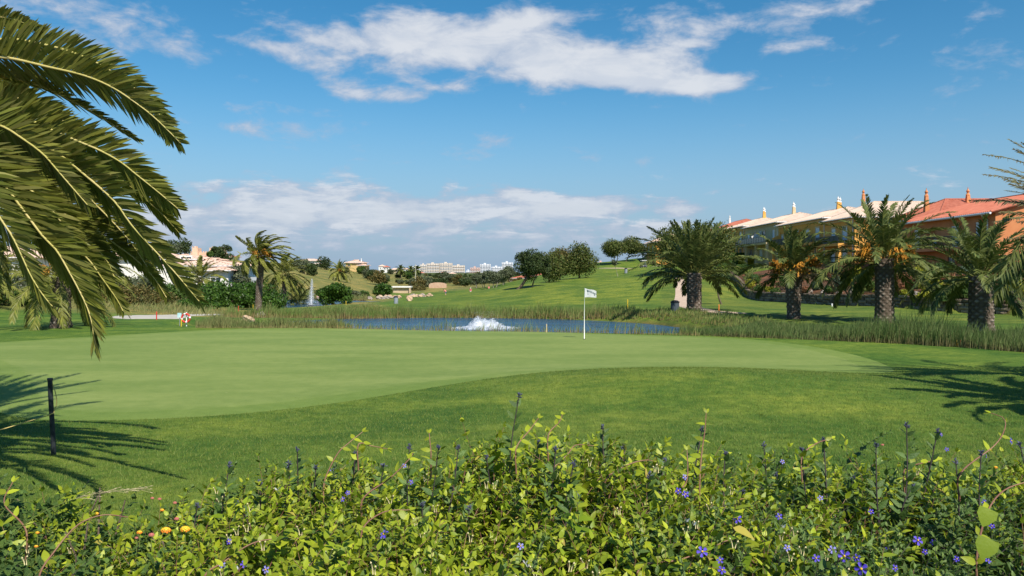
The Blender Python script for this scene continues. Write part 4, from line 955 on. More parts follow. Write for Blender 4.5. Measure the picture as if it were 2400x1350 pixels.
# distant town
twhite = mat('town_white', (.66, .67, .70), .9); tcream = mat('town_cream', (.64, .56, .48), .9); tpink = mat('town_pink', (.56, .40, .35), .9); tdark = mat('town_window', (.17, .20, .26), .6)
def block(px0, px1, ytop, D, m, floors, label, ybase=645, group='apartment blocks of the far white town'):
    x0, x1 = (px0-1200)/F*D, (px1-1200)/F*D; zt = e_(ytop, D); zb = e_(ybase, D); cx = (x0+x1)/2
    root = empty('apartment_block', (cx, D, zb), label, 'apartment block', group); hw = (x1-x0)/2; Hh = zt-zb
    mb = MB(); mb.box(-hw, hw, 0, 14, -8, Hh); mb.build('wall', m, root)
    mb = MB(); mb.box(-hw*.3, hw*.1, 3, 8, Hh+.01, Hh+2.6); mb.build('stair_tower', m, root)
    n = max(2, int(hw*2/5.)); fl = Hh/floors
    wm = MB(); wm.box(-.9, .9, -.12, .1, -.75, .75)
    wme = None; bme = None
    for a in range(n):
        for b in range(floors):
            if fl*b+fl*.5 < Hh*.0: continue
            X_ = -hw+(a+.5)*2*hw/n; Z_ = (b+.5)*fl
            if wme is None: o = wm.build('window', tdark, root); wme = o.data; o.location = (X_, 0, Z_)
            else: inst(wme, 'window', root, (X_, 0, Z_))
    for b in range(1, floors):
        q = MB(); q.box(-hw*.96, hw*.96, -1.1, -.13, b*fl-.5, b*fl+.35)
        q.build('balcony_band', m if b % 2 else twhite, root)
TB = [(984,1000,620,tcream,7,1800,'cream apartment block with a shorter white neighbour at the left end'),(1000,1030,617.5,tcream,8,1850,'widest cream apartment slab, left half of the tall pair'),(1031,1060,616.5,tcream,8,1850,'cream apartment slab, right half of the tall pair'),(1061,1089,622,tcream,6,1900,'lower cream block ending the tall group on the right'),
      (1102,1125,627,tpink,4,1700,'low pinkish block left of the white towers'),(1125,1150,619,twhite,8,1750,'white stepped tower right of the gap'),(1152,1176,625,twhite,6,1800,'lower white block between two towers'),(1176,1202,615,twhite,9,1700,'tallest white tower beside the leaning oak'),
      (1092,1103,634,twhite,3,1750,'tiny white block in the gap of the skyline'),(966,984,624,twhite,5,1900,'white low-rise at the left edge of the town'),
      (1398,1420,614,tpink,4,1500,'pale pink block seen between the hill pines'),(1420,1442,616,tcream,3,1500,'cream low block under the umbrella pines'),(1444,1476,615,tpink,3,1550,'pink low block just left of the golf buggy')]
for a, b, yt, m, fl, D, lab in TB: block(a, b, yt, D, m, fl, lab, ybase=645 if a < 1300 else 626)
ORD = ['first', 'second', 'third', 'fourth', 'fifth', 'sixth', 'seventh', 'eighth', 'ninth', 'tenth', 'eleventh', 'twelfth', 'thirteenth', 'fourteenth', 'fifteenth', 'sixteenth', 'seventeenth', 'eighteenth', 'nineteenth', 'twentieth', 'twenty-first', 'twenty-second', 'twenty-third', 'twenty-fourth', 'twenty-fifth', 'twenty-sixth', 'twenty-seventh', 'twenty-eighth', 'twenty-ninth', 'thirtieth']
def ordinals(items, tail='counted from the left'):
    """items: (object, picture x); look-alikes get their place in the row added to the label"""
    g = {}
    for o, px in items: g.setdefault(o['label'], []).append((px, o))
    for lab, L in g.items():
        if len(L) > 1:
            for k, (px, o) in enumerate(sorted(L, key=lambda q: q[0])): o['label'] = '%s %s, %s' % (ORD[k] if k < 30 else 'far', lab, tail)
TH = []
rh = np.random.RandomState(5)
for k, (px, py, D) in enumerate([(905,626,900),(925,632,820),(950,631,950),(1008,645,760),(1040,640,820),(1060,642,900),(1075,646,700),(1100,645,1000),(1125,648,1100),(1068,652,560),(1100,656,480),(1105,650,620),(1140,646,1200),(1165,645,1150),(1185,646,1000),(895,624,1100),(985,640,900)]):
    wpx = rh.uniform(12, 24); w_ = wpx/F*D; wm_ = [whitew, creamw, whitew][k % 3]; rm_ = [tile_r, tile_p, tile_p, tile_p][k % 4]
    th_ = villa(px, D, 'small %s house with %s roof in the far town' % (['white', 'cream'][wm_ is creamw], ['pinkish', 'red'][rm_ is tile_r]), w_, 8, e_(py, D), e_(py-3.5, D), e_(py+7, D), wm_, rm_, name='town_house', group='small %s houses with %s roofs in the far town' % (['white', 'cream'][wm_ is creamw], ['pinkish', 'red'][rm_ is tile_r]), cat='house', wins=[(-w_*.2, .8, 1.6, 1.4, 'g'), (w_*.2, .8, 1.6, 1.4, 'g')]); TH.append((th_, px))
ordinals(TH)

# --------------------------------------------------------------- stone retaining wall
stone_m = [mat('wall_stone', (.13, .095, .065), .95, (.22, .17, .12), 4., .7, 16.), mat('wall_stone_pale', (.19, .15, .10), .95, (.28, .22, .16), 4., .7, 16.), mat('wall_stone_dark', (.085, .065, .05), .95, (.15, .11, .08), 4., .7, 16.)]
def stone_wall():
    bx, by = WALLB[len(WALLB)//2]
    root = empty('stone_wall', (0, 0, 0), 'long dry stone retaining wall of brown blocks below the planted slope', 'wall')
    W_ = np.array(WALLB); L = np.concatenate([[0], np.cumsum(np.hypot(*np.diff(W_, axis=0).T))]); r = np.random.RandomState(3)
    # three shared block shapes, roughly hewn
    shapes = []
    for k in range(6):
        V = []; q = r.rand
        for sx in (-.5, .5):
            for sy in (-.5, .5):
                for sz in (-.5, .5): V.append((sx*(.93+.07*q()), sy*(1+.1*q()), sz*(.9+.1*q())))
        V.append((.02, -.68-.1*q(), .0+.1*q()))
        mb = MB(); mb.add(V, [(0,2,3,1),(4,5,7,6),(2,6,7,3),(0,1,8),(1,5,8),(5,4,8),(4,0,8),(1,3,7,5),(0,4,6,2)])
        o = mb.build('stone', stone_m[k % 3], link_=False); shapes.append(o.data)
    cnt = 0; rest = MB(); slots = []
    for row in range(4):
        s = r.rand()*.5; hh = .25
        while s < L[-1]:
            ln = r.uniform(.5, 1.15)*(1+.004*s); m_ = s+ln/2; x = np.interp(m_, L, W_[:, 0]); y = np.interp(m_, L, W_[:, 1])
            x2 = np.interp(m_+.3, L, W_[:, 0]); y2 = np.interp(m_+.3, L, W_[:, 1]); a = math.atan2(y2-y, x2-x)
            z0 = np.interp(m_, L, np.interp(np.arange(len(W_)), np.arange(len(W_)), _wz))
            slots.append((x, y, z0-.04+row*hh+hh/2+.03*math.sin(s*.9)*row/3, a, ln, hh, row)); s += ln+.035
    vis = [q for q in slots if -0. < q[0]/q[1]*F+1200 < 2470]; vis.sort(key=lambda q: math.hypot(q[0], q[1]))
    for k, (x, y, z, a, ln, hh, row) in enumerate(vis):
        if k < 300:
            inst(shapes[r.randint(6)], 'stone', root, (x, y, z+r.uniform(-.01, .01)), (r.uniform(-.04, .04), r.uniform(-.03, .03), a+math.pi+r.uniform(-.05, .05)), (ln*.97, .38, hh*.95))
        else:
            ca, sa = math.cos(a), math.sin(a); V = np.array([(sx*ln*.48, sy*.19*(1+.25*r.rand()), sz*hh*.46) for sx in (-1, 1) for sy in (-1, 1) for sz in (-1, 1)])
            V = np.stack([x+V[:, 0]*ca-V[:, 1]*sa, y+V[:, 0]*sa+V[:, 1]*ca, z+V[:, 2]], -1); rest.add(V, [(0,1,3,2),(4,6,7,5),(0,4,5,1),(2,3,7,6),(1,5,7,3),(0,2,6,4)])
    rest.build('far_stones', stone_m[0], root, kind='stuff')
    core = MB(); n = len(W_); T = np.gradient(W_, axis=0); T /= np.linalg.norm(T, axis=1)[:, None]; Nn = np.stack([T[:, 1], -T[:, 0]], -1)
    # earth core hidden behind the face stones, keeps joints dark
    A = W_+Nn*.04; B = W_+Nn*.30; V = []
    for i in range(n): V += [(*A[i], _wz[i]-.3), (*B[i], _wz[i]-.3), (*A[i], _wz[i]+.90), (*B[i], _wz[i]+.90)]
    f = []
    for i in range(n-1):
        k = i*4; f += [(k, k+4, k+6, k+2), (k+2, k+6, k+7, k+3), (k+1, k+3, k+7, k+5)]
    core.add(V, f); core.build('core', stone_m[2], root)
stone_wall()
# ------------------------------------------------------------------ broadleaf trees and shrubs
def leafmat(n, a, b, tint, tr=.25, isl=.3, rough=.6): return mat(n, a, rough, b, .8, tint=tint, trans=tr, island=isl, spec=.25, obj=True)
L_oak = leafmat('oak_leaf', (.022,.042,.014), (.045,.075,.022), (.08,.11,.035), .2)
L_pine = leafmat('pine_needle', (.040,.072,.014), (.075,.115,.022), (.16,.16,.045), .2)
L_pine2 = leafmat('pine_needle_brown', (.055,.072,.016), (.105,.10,.028), (.20,.14,.05), .2)
L_olive = leafmat('olive_leaf', (.055,.078,.040), (.095,.12,.062), (.16,.18,.11), .2)
L_fig = leafmat('glossy_leaf', (.018,.055,.008), (.045,.105,.014), (.10,.19,.03), .25, .35, .45)
L_green = leafmat('shrub_green', (.03,.075,.015), (.06,.12,.022), (.12,.19,.04))
L_yel = leafmat('shrub_yellow', (.20,.24,.018), (.30,.31,.025), (.42,.40,.05))
L_red = leafmat('shrub_red', (.16,.06,.03), (.10,.09,.03), (.30,.12,.06))
L_blue = leafmat('shrub_blue', (.045,.085,.045), (.075,.12,.07), (.12,.17,.11))
L_flow = leafmat('shrub_yellow_flower', (.45,.36,.01), (.25,.26,.02), (.60,.48,.02))
bark = mat('bark', (.09,.065,.045), .95, (.17,.13,.095), 3., .6, 18.)
barkg = mat('bark_grey', (.20,.17,.14), .95, (.32,.28,.24), 3., .4, 18.)
def cards(mb, lobes, n, size, r, flat=.0, shell=.62, drop=0.):
    """n leaf sprays spread through a crown made of lobes (x, y, z, rx, ry, rz)"""
    Lb = np.array(lobes); wt = (Lb[:, 3]*Lb[:, 4]*Lb[:, 5])**(2/3.); k = r.choice(len(Lb), n, p=wt/wt.sum())
    d = r.randn(n, 3); d /= np.linalg.norm(d, axis=1)[:, None]
    rad = shell+(1-shell)*r.rand(n)**.6; rad *= 1+.10*r.randn(n)
    P = Lb[k, :3]+d*rad[:, None]*Lb[k, 3:6]
    nrm = d*.9+r.randn(n, 3)*.75+np.array([0, 0, flat]); nrm /= np.linalg.norm(nrm, axis=1)[:, None]
    a = np.cross(nrm, r.randn(n, 3)); a /= np.linalg.norm(a, axis=1)[:, None]; b = np.cross(nrm, a)
    s_ = size*(.55+.9*r.rand(n))[:, None]
    V = np.stack([P-a*s_*.5, P+b*s_*.38-a*s_*.05, P+a*s_*.6, P-b*s_*.38+a*s_*.05], 1).reshape(-1, 3)
    tn = np.clip(r.rand(n)**2+.0*P[:, 2], 0, 1)
    mb.add(V, np.arange(4*n).reshape(-1, 4), np.repeat(tn, 4))
def crown_lobes(kind, w_, h, r, n=16):
    out = []
    for i in range(n):
        if kind == 'round': d = r.randn(3); d /= np.linalg.norm(d); q = r.rand()**.4*.68; c = d*q*np.array([w_, w_, h])/2; s_ = .34+.16*r.rand()
        elif kind == 'umbrella': a = r.rand()*6.283; q = r.rand()**.5*.74; c = np.array([math.cos(a)*q*w_/2, math.sin(a)*q*w_/2, h*(.18*(1-q*q)-.04+.08*r.randn())]); s_ = .28+.1*r.rand(); out.append((*c, w_*s_*.62, w_*s_*.62, h*.34)); continue
        elif kind == 'loose': d = r.randn(3); d /= np.linalg.norm(d); q = r.rand()**.35*.8; c = d*q*np.array([w_, w_, h])/2; s_ = .20+.14*r.rand()
        out.append((*c, w_*s_/1.3, w_*s_/1.3, h*s_/1.3))
    return out
def limbs(mb, base, top, r0, r, lobes, n=6, seg=7, crook=.1):
    base = np.array(base, float); top = np.array(top, float); L = np.linalg.norm(top-base)
    m = base+(top-base)*.5+np.array([r.randn()*crook*L, r.randn()*crook*L, 0])
    p, _ = catmull([base, m, top], 9); rr = np.linspace(r0, r0*.5, 9); rr[0] *= 1.5; mb.tube(p, rr, seg)
    for k in range(n):
        c = np.array(lobes[k % len(lobes)][:3]); s_ = p[5+k % 4]; q = (s_+c)/2+np.array([r.randn()*.1*L*.3, r.randn()*.1*L*.3, -.05*L])
        pp, _ = catmull([s_, q, c], 6); mb.tube(pp, np.linspace(r0*.42, r0*.08, 6), 5)
def tree(px, D, label, w_, h, th, m, kind='round', n=5000, size=.26, r0=.18, seed=1, lean=(0, 0), name='tree', cat='tree', group=None, bk=None, trunks=1, nl=18, flat=0., base=None, shell=.62, dz=0.):
    r = np.random.RandomState(seed); loc = gp(px, D) if base is None else base; loc = (loc[0], loc[1], loc[2]+dz)
    root = empty(name, loc, label, cat, group); lb = crown_lobes(kind, w_, h, r, nl); cz0 = th+h*.42
    lb = [(a+lean[0], b+lean[1], c+cz0, d, e, f) for a, b, c, d, e, f in lb]
    mb = MB(); cards(mb, lb, n, size, r, flat, shell); mb.build('crown', m, root)
    mb = MB()
    for k in range(trunks):
        o = (r.randn()*.25*(trunks > 1), r.randn()*.2*(trunks > 1))
        limbs(mb, (o[0], o[1], -.3), (lean[0]+o[0]*2, lean[1], th+h*.25), r0, r, lb, 8)
    mb.build('trunk', bk or bark, root, smooth=True); return root
# hill trees
tree(1213,130,'dark leaning oak with a crooked trunk on the fairway slope', 6.0, 5.0, 1.9, L_oak, n=9000, size=.24, r0=.30, seed=2, lean=(2.1,.5), nl=24, kind='loose', shell=.35)
tree(1246,131,'narrow dark oak crown filling the right side of the leaning oak', 3.8, 4.6, 2.0, L_oak, n=4500, size=.22, r0=.12, seed=32, lean=(1.6,.5), nl=14, kind='loose', shell=.35)
tree(1289,150,'middle dense tree between the leaning oak and the round pine', 5.2, 5.6, .9, L_pine, n=7000, size=.26, r0=.15, seed=3, nl=20)
tree(1312,162,'brownish topped pine standing behind the middle tree', 5.8, 5.4, 1.4, L_pine2, n=6500, size=.26, r0=.15, seed=4, nl=18)
tree(1358,160,'large round headed pine with a short trunk on the fairway hill', 6.3, 5.9, .9, L_pine, 'round', n=10000, size=.26, r0=.2, seed=5, nl=26, shell=.5)
tree(1438,206,'left umbrella pine of the pair on the hill crest, two thin trunks', 6.0, 4.4, 2.5, L_pine, 'round', n=8000, size=.28, r0=.13, seed=6, trunks=2, nl=22, flat=.5, shell=.5)
tree(1466,215,'right umbrella pine of the pair on the hill crest, single dark trunk', 6.3, 4.3, 2.4, L_pine, 'round', n=8000, size=.28, r0=.16, seed=7, nl=22, flat=.5, shell=.5, lean=(1.2, 0))
tree(1507,222,'small grey green tree beside the umbrella pines, forked stems', 3.2, 3.2, 1.3, L_olive, 'loose', n=2600, size=.28, r0=.07, seed=8, trunks=3)
tree(1528,224,'dark bushy tree close to the small pale roofed house', 3.6, 4.4, .6, L_oak, 'loose', n=3600, size=.3, r0=.08, seed=9, trunks=2)
tree(1449,160,'thin sapling with sparse leaves and a bent pale trunk on the hill', 1.6, 1.5, 2.2, L_olive, 'loose', n=420, size=.2, r0=.05, seed=10, bk=barkg, lean=(-.8,0), shell=.2)
tree(1576,150,'left round pine behind the wide canary palm', 7.5, 7.2, 1.8, L_pine, 'round', n=9000, size=.3, r0=.2, seed=11, nl=22)
tree(1655,142,'largest round pine between the wide palm and the red roof', 9.5, 8.0, 1.9, L_pine, 'round', n=12000, size=.3, r0=.22, seed=12, nl=26)
tree(1693,75,'thin tree with a slanting grey trunk right of the gravel path', 2.0, 1.8, 1.9, L_oak, 'loose', n=900, size=.16, r0=.10, seed=13, bk=bark, lean=(-.35,0))
# thicket left
tree(520,99,'left half of the dark glossy thicket, its leaves down to the path', 8.0, 4.2, -.3, L_fig, 'loose', n=12000, size=.24, r0=.2, seed=14, name='thicket_tree', nl=30, trunks=3, shell=.45, dz=-.4)
tree(597,104,'right half of the dark glossy thicket behind the tall palm', 7.4, 4.5, -.3, L_fig, 'loose', n=12000, size=.24, r0=.2, seed=15, name='thicket_tree', nl=30, trunks=3, shell=.45, dz=-.4)
tree(465,86,'low dark spreading bush at the left foot of the thicket', 4.6, 2.0, -.2, L_fig, 'loose', n=5000, size=.2, r0=.08, seed=16, name='bush', cat='bush', nl=16, dz=-.3)
tree(562,120,'pale yellow green tree above the thicket, right of the villas', 4.6, 4.6, 1.2, L_olive, 'loose', n=3800, size=.26, r0=.14, seed=17, nl=18, shell=.3, dz=1.)
tree(786,112,'rounded dark green tree on the tongue of land by the tall fountain', 4.8, 3.2, -.1, L_fig, 'loose', n=7500, size=.25, r0=.14, seed=18, nl=22, trunks=2, dz=.2)
tree(897,160,'small dark green tree left of the long low shed', 3.7, 3.0, .2, L_fig, 'loose', n=4500, size=.25, r0=.10, seed=19, nl=16, trunks=2)
tree(980,238,'brownish red bush between the shed and the arched wall', 4.2, 2.4, -.5, L_pine2, 'round', n=2800, size=.3, r0=.1, seed=20, name='bush', cat='bush')
for k, (px, D, w_, h, lab, mm) in enumerate([(408,290,7,7,'dark green tree left of the salmon hilltop house',L_oak),(434,285,6.0,7.5,'tallest dark tree left of the salmon hilltop house',L_oak),(405,280,7,5.5,'grey green tree above the left villa roof',L_olive),(508,300,5.0,5,'dark tree just right of the salmon hilltop house',L_oak),(493,290,2.6,3,'small dark tree before the salmon hilltop house',L_green),
        (528,250,5.5,5.5,'dark round tree above the thicket on the left skyline',L_oak),(385,240,7,5,'broad tree behind the hanging fronds on the left skyline',L_olive),(760,330,7,5.5,'dark round tree alone on the left skyline right of the cottages',L_oak),
        (715,255,5.5,5,'sloping olive tree on the dry hillside',L_olive),(733,235,4.5,4,'lower olive tree on the dry hillside with a dark foot',L_oak),(700,300,7,5,'grey bush on the hillside under the white cottage',L_olive),
        (848,330,4,4,'green tree in front of the yellow villa',L_green),(805,320,5,3.5,'low tree left of the yellow villa',L_olive),(866,300,6,4,'grey olive below the yellow villa',L_olive)]):
    tree(px, D, lab, w_, h, .2, mm, 'loose', n=1900, size=.42, r0=.15, seed=60+k, nl=14, name='olive_tree' if mm is L_olive else 'tree')
# scrub of olives filling the valley, shared shapes
def scrub():
    r = np.random.RandomState(77); protos = []
    for k in range(7):
        mm = [L_olive, L_oak, L_olive, L_green, L_olive, L_pine2, L_oak][k]
        lb = crown_lobes('loose', 5.6, 3.8, np.random.RandomState(90+k), 14); lb = [(a, b, c+2.3, d, e, f) for a, b, c, d, e, f in lb]
        mb = MB(); cards(mb, lb, 1500, .45, np.random.RandomState(k), shell=.45); c = mb.build('crown', mm, link_=False)
        t = MB(); limbs(t, (0, 0, -.5), (.2, 0, 2.), .16, np.random.RandomState(k), lb, 5); t_ = t.build('trunk', bark, link_=False); protos.append((c.data, t_.data, mm))
    rows = []; SC = []
    for px in np.arange(868, 1215, 15): rows.append((px+r.randn()*4, r.uniform(255, 300), 'low'))
    for px in np.arange(858, 1215, 14): rows.append((px+r.randn()*4, r.uniform(310, 380), 'mid'))
    for px in np.arange(880, 1210, 13): rows.append((px+r.randn()*4, r.uniform(400, 520), 'far'))
    for px in np.arange(60, 560, 32): rows.append((px+r.randn()*6, r.uniform(230, 280), 'left'))
    for px in np.arange(600, 800, 26): rows.append((px+r.randn()*6, r.uniform(320, 400), 'sky'))
    for px in np.arange(1225, 1420, 20): rows.append((px+r.randn()*6, r.uniform(330, 460), 'behind'))
    W3 = {'low': 'in the nearest scrub row', 'mid': 'in the middle scrub row', 'far': 'in the scrub before the town', 'left': 'on the rise behind the left villas', 'sky': 'along the left skyline past the tall palm', 'behind': 'half hidden behind the fairway hill'}
    for px, D, w3 in rows:
        if w3 in ('low', 'mid') and 1010 < px < 1044 and D < 262: D = 290
        k = r.randint(7); c, t, mm = protos[k]; loc = gp(px, D)
        what = {'olive_leaf': 'grey green olive tree', 'oak_leaf': 'dark evergreen tree', 'shrub_green': 'fresh green tree', 'pine_needle_brown': 'brownish green pine'}[mm.name]
        top = {'mid': 640, 'far': 642, 'low': 650, 'behind': 640}.get(w3); s_ = r.uniform(.75, 1.25)*(1+.0012*(D-250))
        if top: s_ = max(.45, (e_(top+r.uniform(-5, 8)-(max(0, 960-px)*.12 if w3 != 'behind' else 0), D)-loc[2])/4.1); rt = empty({'olive_leaf': 'olive_tree', 'pine_needle_brown': 'pine_tree'}.get(mm.name, 'tree'), (loc[0], loc[1], loc[2]-.2), what+' '+W3[w3], 'tree', what+'s '+W3[w3], r.rand()*6.28); rt.scale = (s_, s_, s_*r.uniform(.8, 1.15))
        inst(c, 'crown', rt); inst(t, 'trunk', rt); SC.append((rt, px))
    ordinals(SC, 'from the left')
scrub()
# palms standing in the far scrub
def far_palm(px, D, h, lab):
    palm(px, D, lab, h*.42, .25, .22, 2.3, 22, int(px), m=frond_dark, wind=(0, 0, 0), emin=-50, pairs=16, Lf=1.0, wd=.3, rings=20, dz=-.2, name='palm_tree')
far_palm(939, 330, 9.0, 'dark tall palm left of the town, in front of its roofs'); far_palm(963, 350, 8.6, 'middle palm of the trio before the town'); far_palm(977, 345, 9.3, 'right palm of the trio before the town')
# pale trunked olives right of the golfers
for k, (px, D, lab) in enumerate([(1156,205,'olive with a pale bent trunk right of the golfers'),(1138,215,'grey olive over the rightmost golfer'),(1180,212,'olive with forked pale stems left of the leaning oak'),(1197,225,'olive brushing the clubhouse by the leaning oak'),(1120,230,'low olive behind the standing golfer')]):
    tree(px, D, lab, 4.4, 3.6, 1.3, L_olive, 'loose', n=2600, size=.3, r0=.12, seed=120+k, bk=barkg, trunks=2, shell=.3, name='olive_tree')
# ------------------------------------------------------------------ planted slope above the wall
def shrub(px, py, w_, h, m, label, seed, kind='round', name='shrub', n=1400, size=.11, dz=0., nl=10, hit0=48):
    p = hit(px, py, hit0); r = np.random.RandomState(seed); root = empty(name, (p[0], p[1], p[2]), label, 'shrub' if name != 'hedge' else 'hedge')
    mb = MB(); lb = crown_lobes(kind, w_, h, r, nl); lb = [(a, b, c+h*.45+dz, d, e, f) for a, b, c, d, e, f in lb]; cards(mb, lb, n, size, r, shell=.6); mb.build('foliage', m, root)
    t = MB()
    for q in range(5): t.tube([(0, 0, -.2), (r.randn()*w_*.12, r.randn()*w_*.12, h*.5)], [.04, .015], 5)
    t.build('stem', bark, root); return root
def ball(px, py, d, m, label, seed, name='topiary', z=1.):
    p = hit(px, py, 48); root = empty(name, (p[0], p[1], p[2]), label, 'topiary'); r = np.random.RandomState(seed); mb = MB()
    cards(mb, [(0, 0, d*.48*z, d/2, d/2, d/2*z)], 2600, .07, r, shell=.9)
    # dense clipped body under the leaves
    q = MB(); q.lathe([(.01, -.1), (d*.30, .03), (d*.43, d*.25*z), (d*.44, d*.5*z), (d*.36, d*.75*z), (d*.18, d*.9*z), (.01, d*.93*z)], 0, 0, 14)
    mb.build('foliage', m, root); q.build('body', m, root, smooth=True)
def clipped(px, py, w_, d_, h, m, label, seed):
    p = hit(px, py, 48); root = empty('hedge', p, label, 'hedge'); r = np.random.RandomState(seed); n = 3000
    P = (r.rand(n, 3)-.5)*[w_, d_, h]; ax = r.choice(3, n, p=[.25, .3, .45]); P[np.arange(n), ax] = np.sign(P[np.arange(n), ax])*np.array([w_, d_, h])[ax]/2; P[:, 2] += h/2
    nr = r.randn(n, 3); a = r.randn(n, 3); a /= np.linalg.norm(a, axis=1)[:, None]; b = np.cross(a, nr); b /= np.linalg.norm(b, axis=1)[:, None]; s_ = .07
    mb = MB(); mb.add(np.stack([P-a*s_, P+b*s_, P+a*s_, P-b*s_], 1).reshape(-1, 3), np.arange(4*n).reshape(-1, 4), np.repeat(r.rand(n)**2, 4)); mb.build('foliage', m, root)
    q = MB(); q.box(-w_/2+.04, w_/2-.04, -d_/2+.04, d_/2-.04, -.2, h-.04); q.build('body', m, root)
ball(1914, 680, 1.05, L_blue, 'bluish clipped ball bush left of the tallest palm', 1)
clipped(2232, 700, 2.0, 1.0, .9, L_green, 'square clipped dark green hedge block by the nearest bank palm', 2)
clipped(1773, 618, 6.4, 1.6, 1.5, L_flow, 'long bright yellow flowering hedge under the beige house', 3)
clipped(1700, 622, 7.0, 2.0, 2.4, L_green, 'clipped green hedge left of the yellow flowering hedge', 4)
ball(1765, 665, 1.9, L_green, 'round green bush below the yellow hedge', 5, z=.7)
S_ = [(1980,672,1.6,1.1,L_yel,'yellow green bush left of the tallest palm trunk'),(2019,688,1.4,.9,L_green,'green bush against the tallest palm trunk'),(2030,655,2.0,1.3,L_yel,'yellow bush high on the slope behind the tallest palm'),
      (2111,690,1.7,1.1,L_red,'reddish shrub right of the tallest palm trunk'),(2135,678,1.8,1.3,L_red,'second reddish shrub farther up the slope'),(2123,700,1.3,.45,L_yel,'low yellow green mound on the wall edge'),
      (2173,705,1.9,.55,L_yel,'flat yellow green mound beside the square hedge'),(2178,688,1.2,.9,L_yel,'bright green round bush over the flat mound'),(2213,690,1.1,.9,L_yel,'bright round bush left of the square hedge'),
      (2250,680,1.8,1.,L_green,'dark bush behind the square hedge'),(2355,705,3.2,.6,L_green,'spreading green ground cover right of the nearest bank palm'),(2390,690,1.8,1.1,L_yel,'yellow bush at the right border slope'),
      (2370,672,1.8,1.2,L_green,'green shrub up the slope at the right border'),(1800,690,1.3,.9,L_yel,'yellow shrub at the left end of the planted bed'),(1775,690,1.6,1.3,L_green,'dark shrub at the left end of the planted bed'),
      (1760,675,1.6,1.1,L_yel,'yellow shrub where the wall bends uphill'),(1820,700,1.2,.8,L_green,'dark green bush behind the wall, left of the withered palm'),(1835,680,2.2,1.5,L_green,'big dark bush behind the withered palm'),
      (1890,690,1.2,.7,L_red,'small reddish bush beside the clipped ball'),(1945,690,1.2,.8,L_green,'green bush between the clipped ball and the yellow bush'),(1950,655,2.2,1.4,L_green,'leafy green shrub halfway up the slope'),
      (1900,650,2.4,1.4,L_yel,'yellow green shrub halfway up behind the withered palm'),(2080,650,2.4,1.5,L_green,'green shrub behind the tallest palm crown'),(2160,655,2.2,1.4,L_yel,'yellow green shrub below the orange houses'),
      (2205,655,2.4,1.6,L_green,'dark shrub below the orange houses'),(2290,650,2.6,1.8,L_green,'dark green shrub behind the nearest bank palm'),(2335,655,2.2,1.4,L_red,'reddish shrub near the orange wall'),
      (1990,625,3.0,2.0,L_green,'green shrub against the amber end house'),(1930,622,3.0,1.8,L_green,'leafy shrub before the amber terrace'),(1870,625,3.0,1.8,L_blue,'bluish shrub before the amber terrace'),(2090,620,3.,2.2,L_red,'red leaved shrub at the corner of the orange houses'),
      (1830,612,3.4,1.8,L_green,'dark green shrub by the yellow flowering hedge'),(1740,640,2.6,1.8,L_green,'dark bush left below the yellow hedge'),(1725,655,2.2,1.6,L_oak,'dark bush at the upper end of the wall'),(1712,640,2.6,1.8,L_oak,'shadowy bush above the slanting tree'),
      (2060,690,1.1,.6,L_yel,'small yellow bush hidden by the tallest trunk'),(1860,672,1.4,1.,L_yel,'yellow bush behind the withered palm trunk'),(2270,700,1.2,.8,L_green,'low bush behind the thick pale trunk')]
for k, (px, py, w_, h, m_, lab) in enumerate(S_): shrub(px, py, w_, h, m_, lab, 200+k, kind='loose' if k % 3 else 'round', name='shrub')
tree(1528,228,'scrub under the dark bushy tree at the hilltop', 5, 1.6, -.2, L_oak, 'loose', n=1500, size=.3, seed=301, name='bush', cat='bush')
_sl = []; _r = np.random.RandomState(17)
for k in range(26):
    px = 1840+k*22+_r.randn()*8; py = 688-_r.rand()*62; m_ = [L_green, L_yel, L_green, L_oak, L_red, L_green, L_blue][k % 7]
    what = {'shrub_green': 'fresh green shrub', 'shrub_yellow': 'yellow green shrub', 'oak_leaf': 'dark shrub', 'shrub_red': 'reddish shrub', 'shrub_blue': 'bluish green shrub'}[m_.name]
    o = shrub(px, py, _r.uniform(1.5, 2.6), _r.uniform(.8, 1.7), m_, what+' among others on the planted slope', 400+k, kind='loose'); o['group'] = what+'s filling the planted slope'; _sl.append((o, px))
ordinals(_sl)
